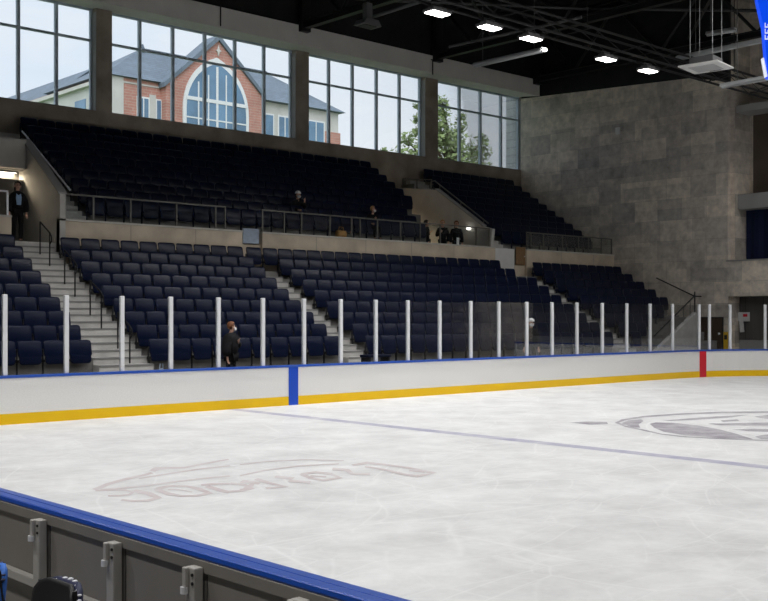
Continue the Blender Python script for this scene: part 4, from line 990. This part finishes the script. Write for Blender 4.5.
person('person with white face mask and raised hand sitting in the upper tier, left one', (7.95, 10.05, 5.55), R(0), 'hdark', mask=True, sit=True, cap='whitec', armL='lap', armR='face', lean=0.1)
person('blond person with white mask sitting behind the long glass railing', (11.26, 9.45, 5.2), R(-15), 'hblond', mask=True, sit=True, armL='lap', armR='chest', turn=0.7)
person('person with dark hair standing at left of the group in the middle passage', (14.5, 9.75, 4.45), R(60), 'hdark', armR='chest')
person('person with long blond hair standing in the middle passage, centre of the group', (14.95, 9.25, 4.45), R(-55), 'hblond', longhair=True, armL='chest', turn=0.3)
person('person with reddish hair in black standing at right of the passage group', (15.72, 9.2, 4.45), R(-35), 'hred', longhair=True, turn=0.2)
#P1
#S0
# ------------------------------------------------------------------ small things
b = MB(); b.pillow(rrect(0.46, 0.26, 0.07), 0.13, 0.05, lambda u, w_, d: (u, d, 0.14+w_))
bg_ = thing('tote_bag', 'tan canvas bag standing on the upper tier behind the railing', 'bag', (9.25, 8.98, 5.21))
b.build('bag_body', 'tan', bg_, True)
MB().tube([(-.12, 0, .26), (-.10, 0, .40), (.10, 0, .40), (.12, 0, .26)], .012, 6).build('handle', 'tan', bg_)
pb = thing('plastic_bag', 'pale bluish plastic bag hanging at the front seat beside the leftmost stairs', 'bag', (-2.35, 2.5, 0.36))
MB().tube([(0, 0, 0.02), (0, 0, .2), (.02, 0, .42), (.0, 0, .56)], [.14, .19, .15, .05], 10).build('bag_body', 'bag', pb, True)
MB().tube([(-.05, 0, .55), (-.03, 0, .68), (.05, 0, .68), (.05, 0, .55)], .014, 6).build('handle', 'bag', pb)
bx = thing('bench', 'low dark blue bench behind the glass at the foot of the middle stairs', 'bench', (4.3, 1.6, 0.35))
MB().box(-.45, .45, -.2, .2, .72, .80).build('seat', 'seat', bx, bevel=.02)
for q in (-.38, .38): MB().box(q-.03, q+.03, -.18, .18, 0, .72).build('leg', 'black', bx)
pp = thing('paper', 'white paper sheet standing on the stone wall between two of the passage group', 'paper', (15.37, 8.78, 5.21))
MB().box(-.08, .08, 0, .004, 0, .3).box(-.1, .1, -.06, .0, 0, .004).build('sheet', 'whitec', pp)
def chair(label, loc, rz, m1, speck):
    t = thing('folding_chair', label, 'chair', loc, rz); t.scale = (.84, .84, .84)
    def xb(u, w_, d): return (u, d+0.06*(u/.22)**2*-1+w_*.12, .80+w_)
    bk_ = MB().pillow(rrect(.46, .40, .10, 4), .022, .02, xb).build('backrest', 'black', t, True)
    pd = MB().pillow(rrect(.44, .38, .10, 4), .03, .03, lambda u, w_, d: (u, d+.05-0.06*(u/.22)**2+w_*.12, .81+w_)).build('back_pad', m1, t, True)
    for k in range(11):
        a = R(12+156*k/10); u = .222*math.cos(a); w_ = .10+.10*math.sin(a) if abs(math.cos(a)) < .98 else .1
        q = xb(u, w_, .045); MB().ball(q, (.016, .02, .010), 8, 6).build('bead', speck, bk_, True)
    MB().pillow(rrect(.44, .42, .08, 4), .035, .03, lambda u, w_, d: (u, .24+w_, .46+d)).build('seat', m1, t, True)
    for sx_ in (-1, 1):
        MB().tube([(.21*sx_, -.02, .98), (.21*sx_, .0, .8), (.21*sx_, .30, 0)], .013, 8).build('leg', 'black', t)
        MB().tube([(.19*sx_, .36, .46), (.19*sx_, -.04, 0)], .013, 8).build('leg', 'black', t)
    return t
chair('black backed chair with navy dotted rim in front of the near boards', (-14.66, -16.95, .08), R(-88), 'navyf', 'railw')
chair('chair with a blue seat cut by the left edge before the near boards', (-14.72, -16.2, .06), R(-88), 'lblue', 'navyf')
#S1

# ------------------------------------------------------------------ sky
sl = bpy.data.lights.new('added_sun', 'SUN'); sl.energy = 1.5; sl.angle = R(50); sl.color = (1.0, 0.97, 0.93)  # soft sun added to brighten the building outside; the sky is overcast
so_ = bpy.data.objects.new('added_sun', sl); COL.objects.link(so_); so_.location = (-20, -40, 60); so_.rotation_euler = Vector((0.55, 0.62, -0.62)).to_track_quat('-Z', 'Y').to_euler()
w = bpy.data.worlds.new('sky'); SC.world = w; w.use_nodes = True; nt = w.node_tree; L = nt.links.new
bg = nt.nodes['Background']; tc = nd(nt, 'ShaderNodeTexCoord'); sp_ = nd(nt, 'ShaderNodeSeparateXYZ'); L(tc.outputs['Generated'], sp_.inputs[0])
cr = nd(nt, 'ShaderNodeValToRGB'); e = cr.color_ramp.elements
e[0].position = 0.02; e[0].color = (0.90, 0.93, 0.96, 1); e[1].position = 0.34; e[1].color = (0.66, 0.79, 0.93, 1); e2 = e.new(1.0); e2.color = (1.7, 1.9, 2.2, 1)
L(sp_.outputs['Z'], cr.inputs['Fac'])
mp = nd(nt, 'ShaderNodeMapping'); mp.inputs['Scale'].default_value = (3, 3, 9); L(tc.outputs['Generated'], mp.inputs['Vector'])
n = nd(nt, 'ShaderNodeTexNoise', Scale=1.0, Detail=6.0, Roughness=0.55); L(mp.outputs['Vector'], n.inputs['Vector'])
c2 = nd(nt, 'ShaderNodeValToRGB'); c2.color_ramp.elements[0].position = 0.38; c2.color_ramp.elements[1].position = 0.68
L(n.outputs['Fac'], c2.inputs['Fac'])
mx = nd(nt, 'ShaderNodeMix', data_type='RGBA'); L(c2.outputs['Color'], mx.inputs[0]); L(cr.outputs['Color'], mx.inputs[6]); mx.inputs[7].default_value = (0.93, 0.95, 0.97, 1)
L(mx.outputs[2], bg.inputs['Color']); bg.inputs['Strength'].default_value = 1.08
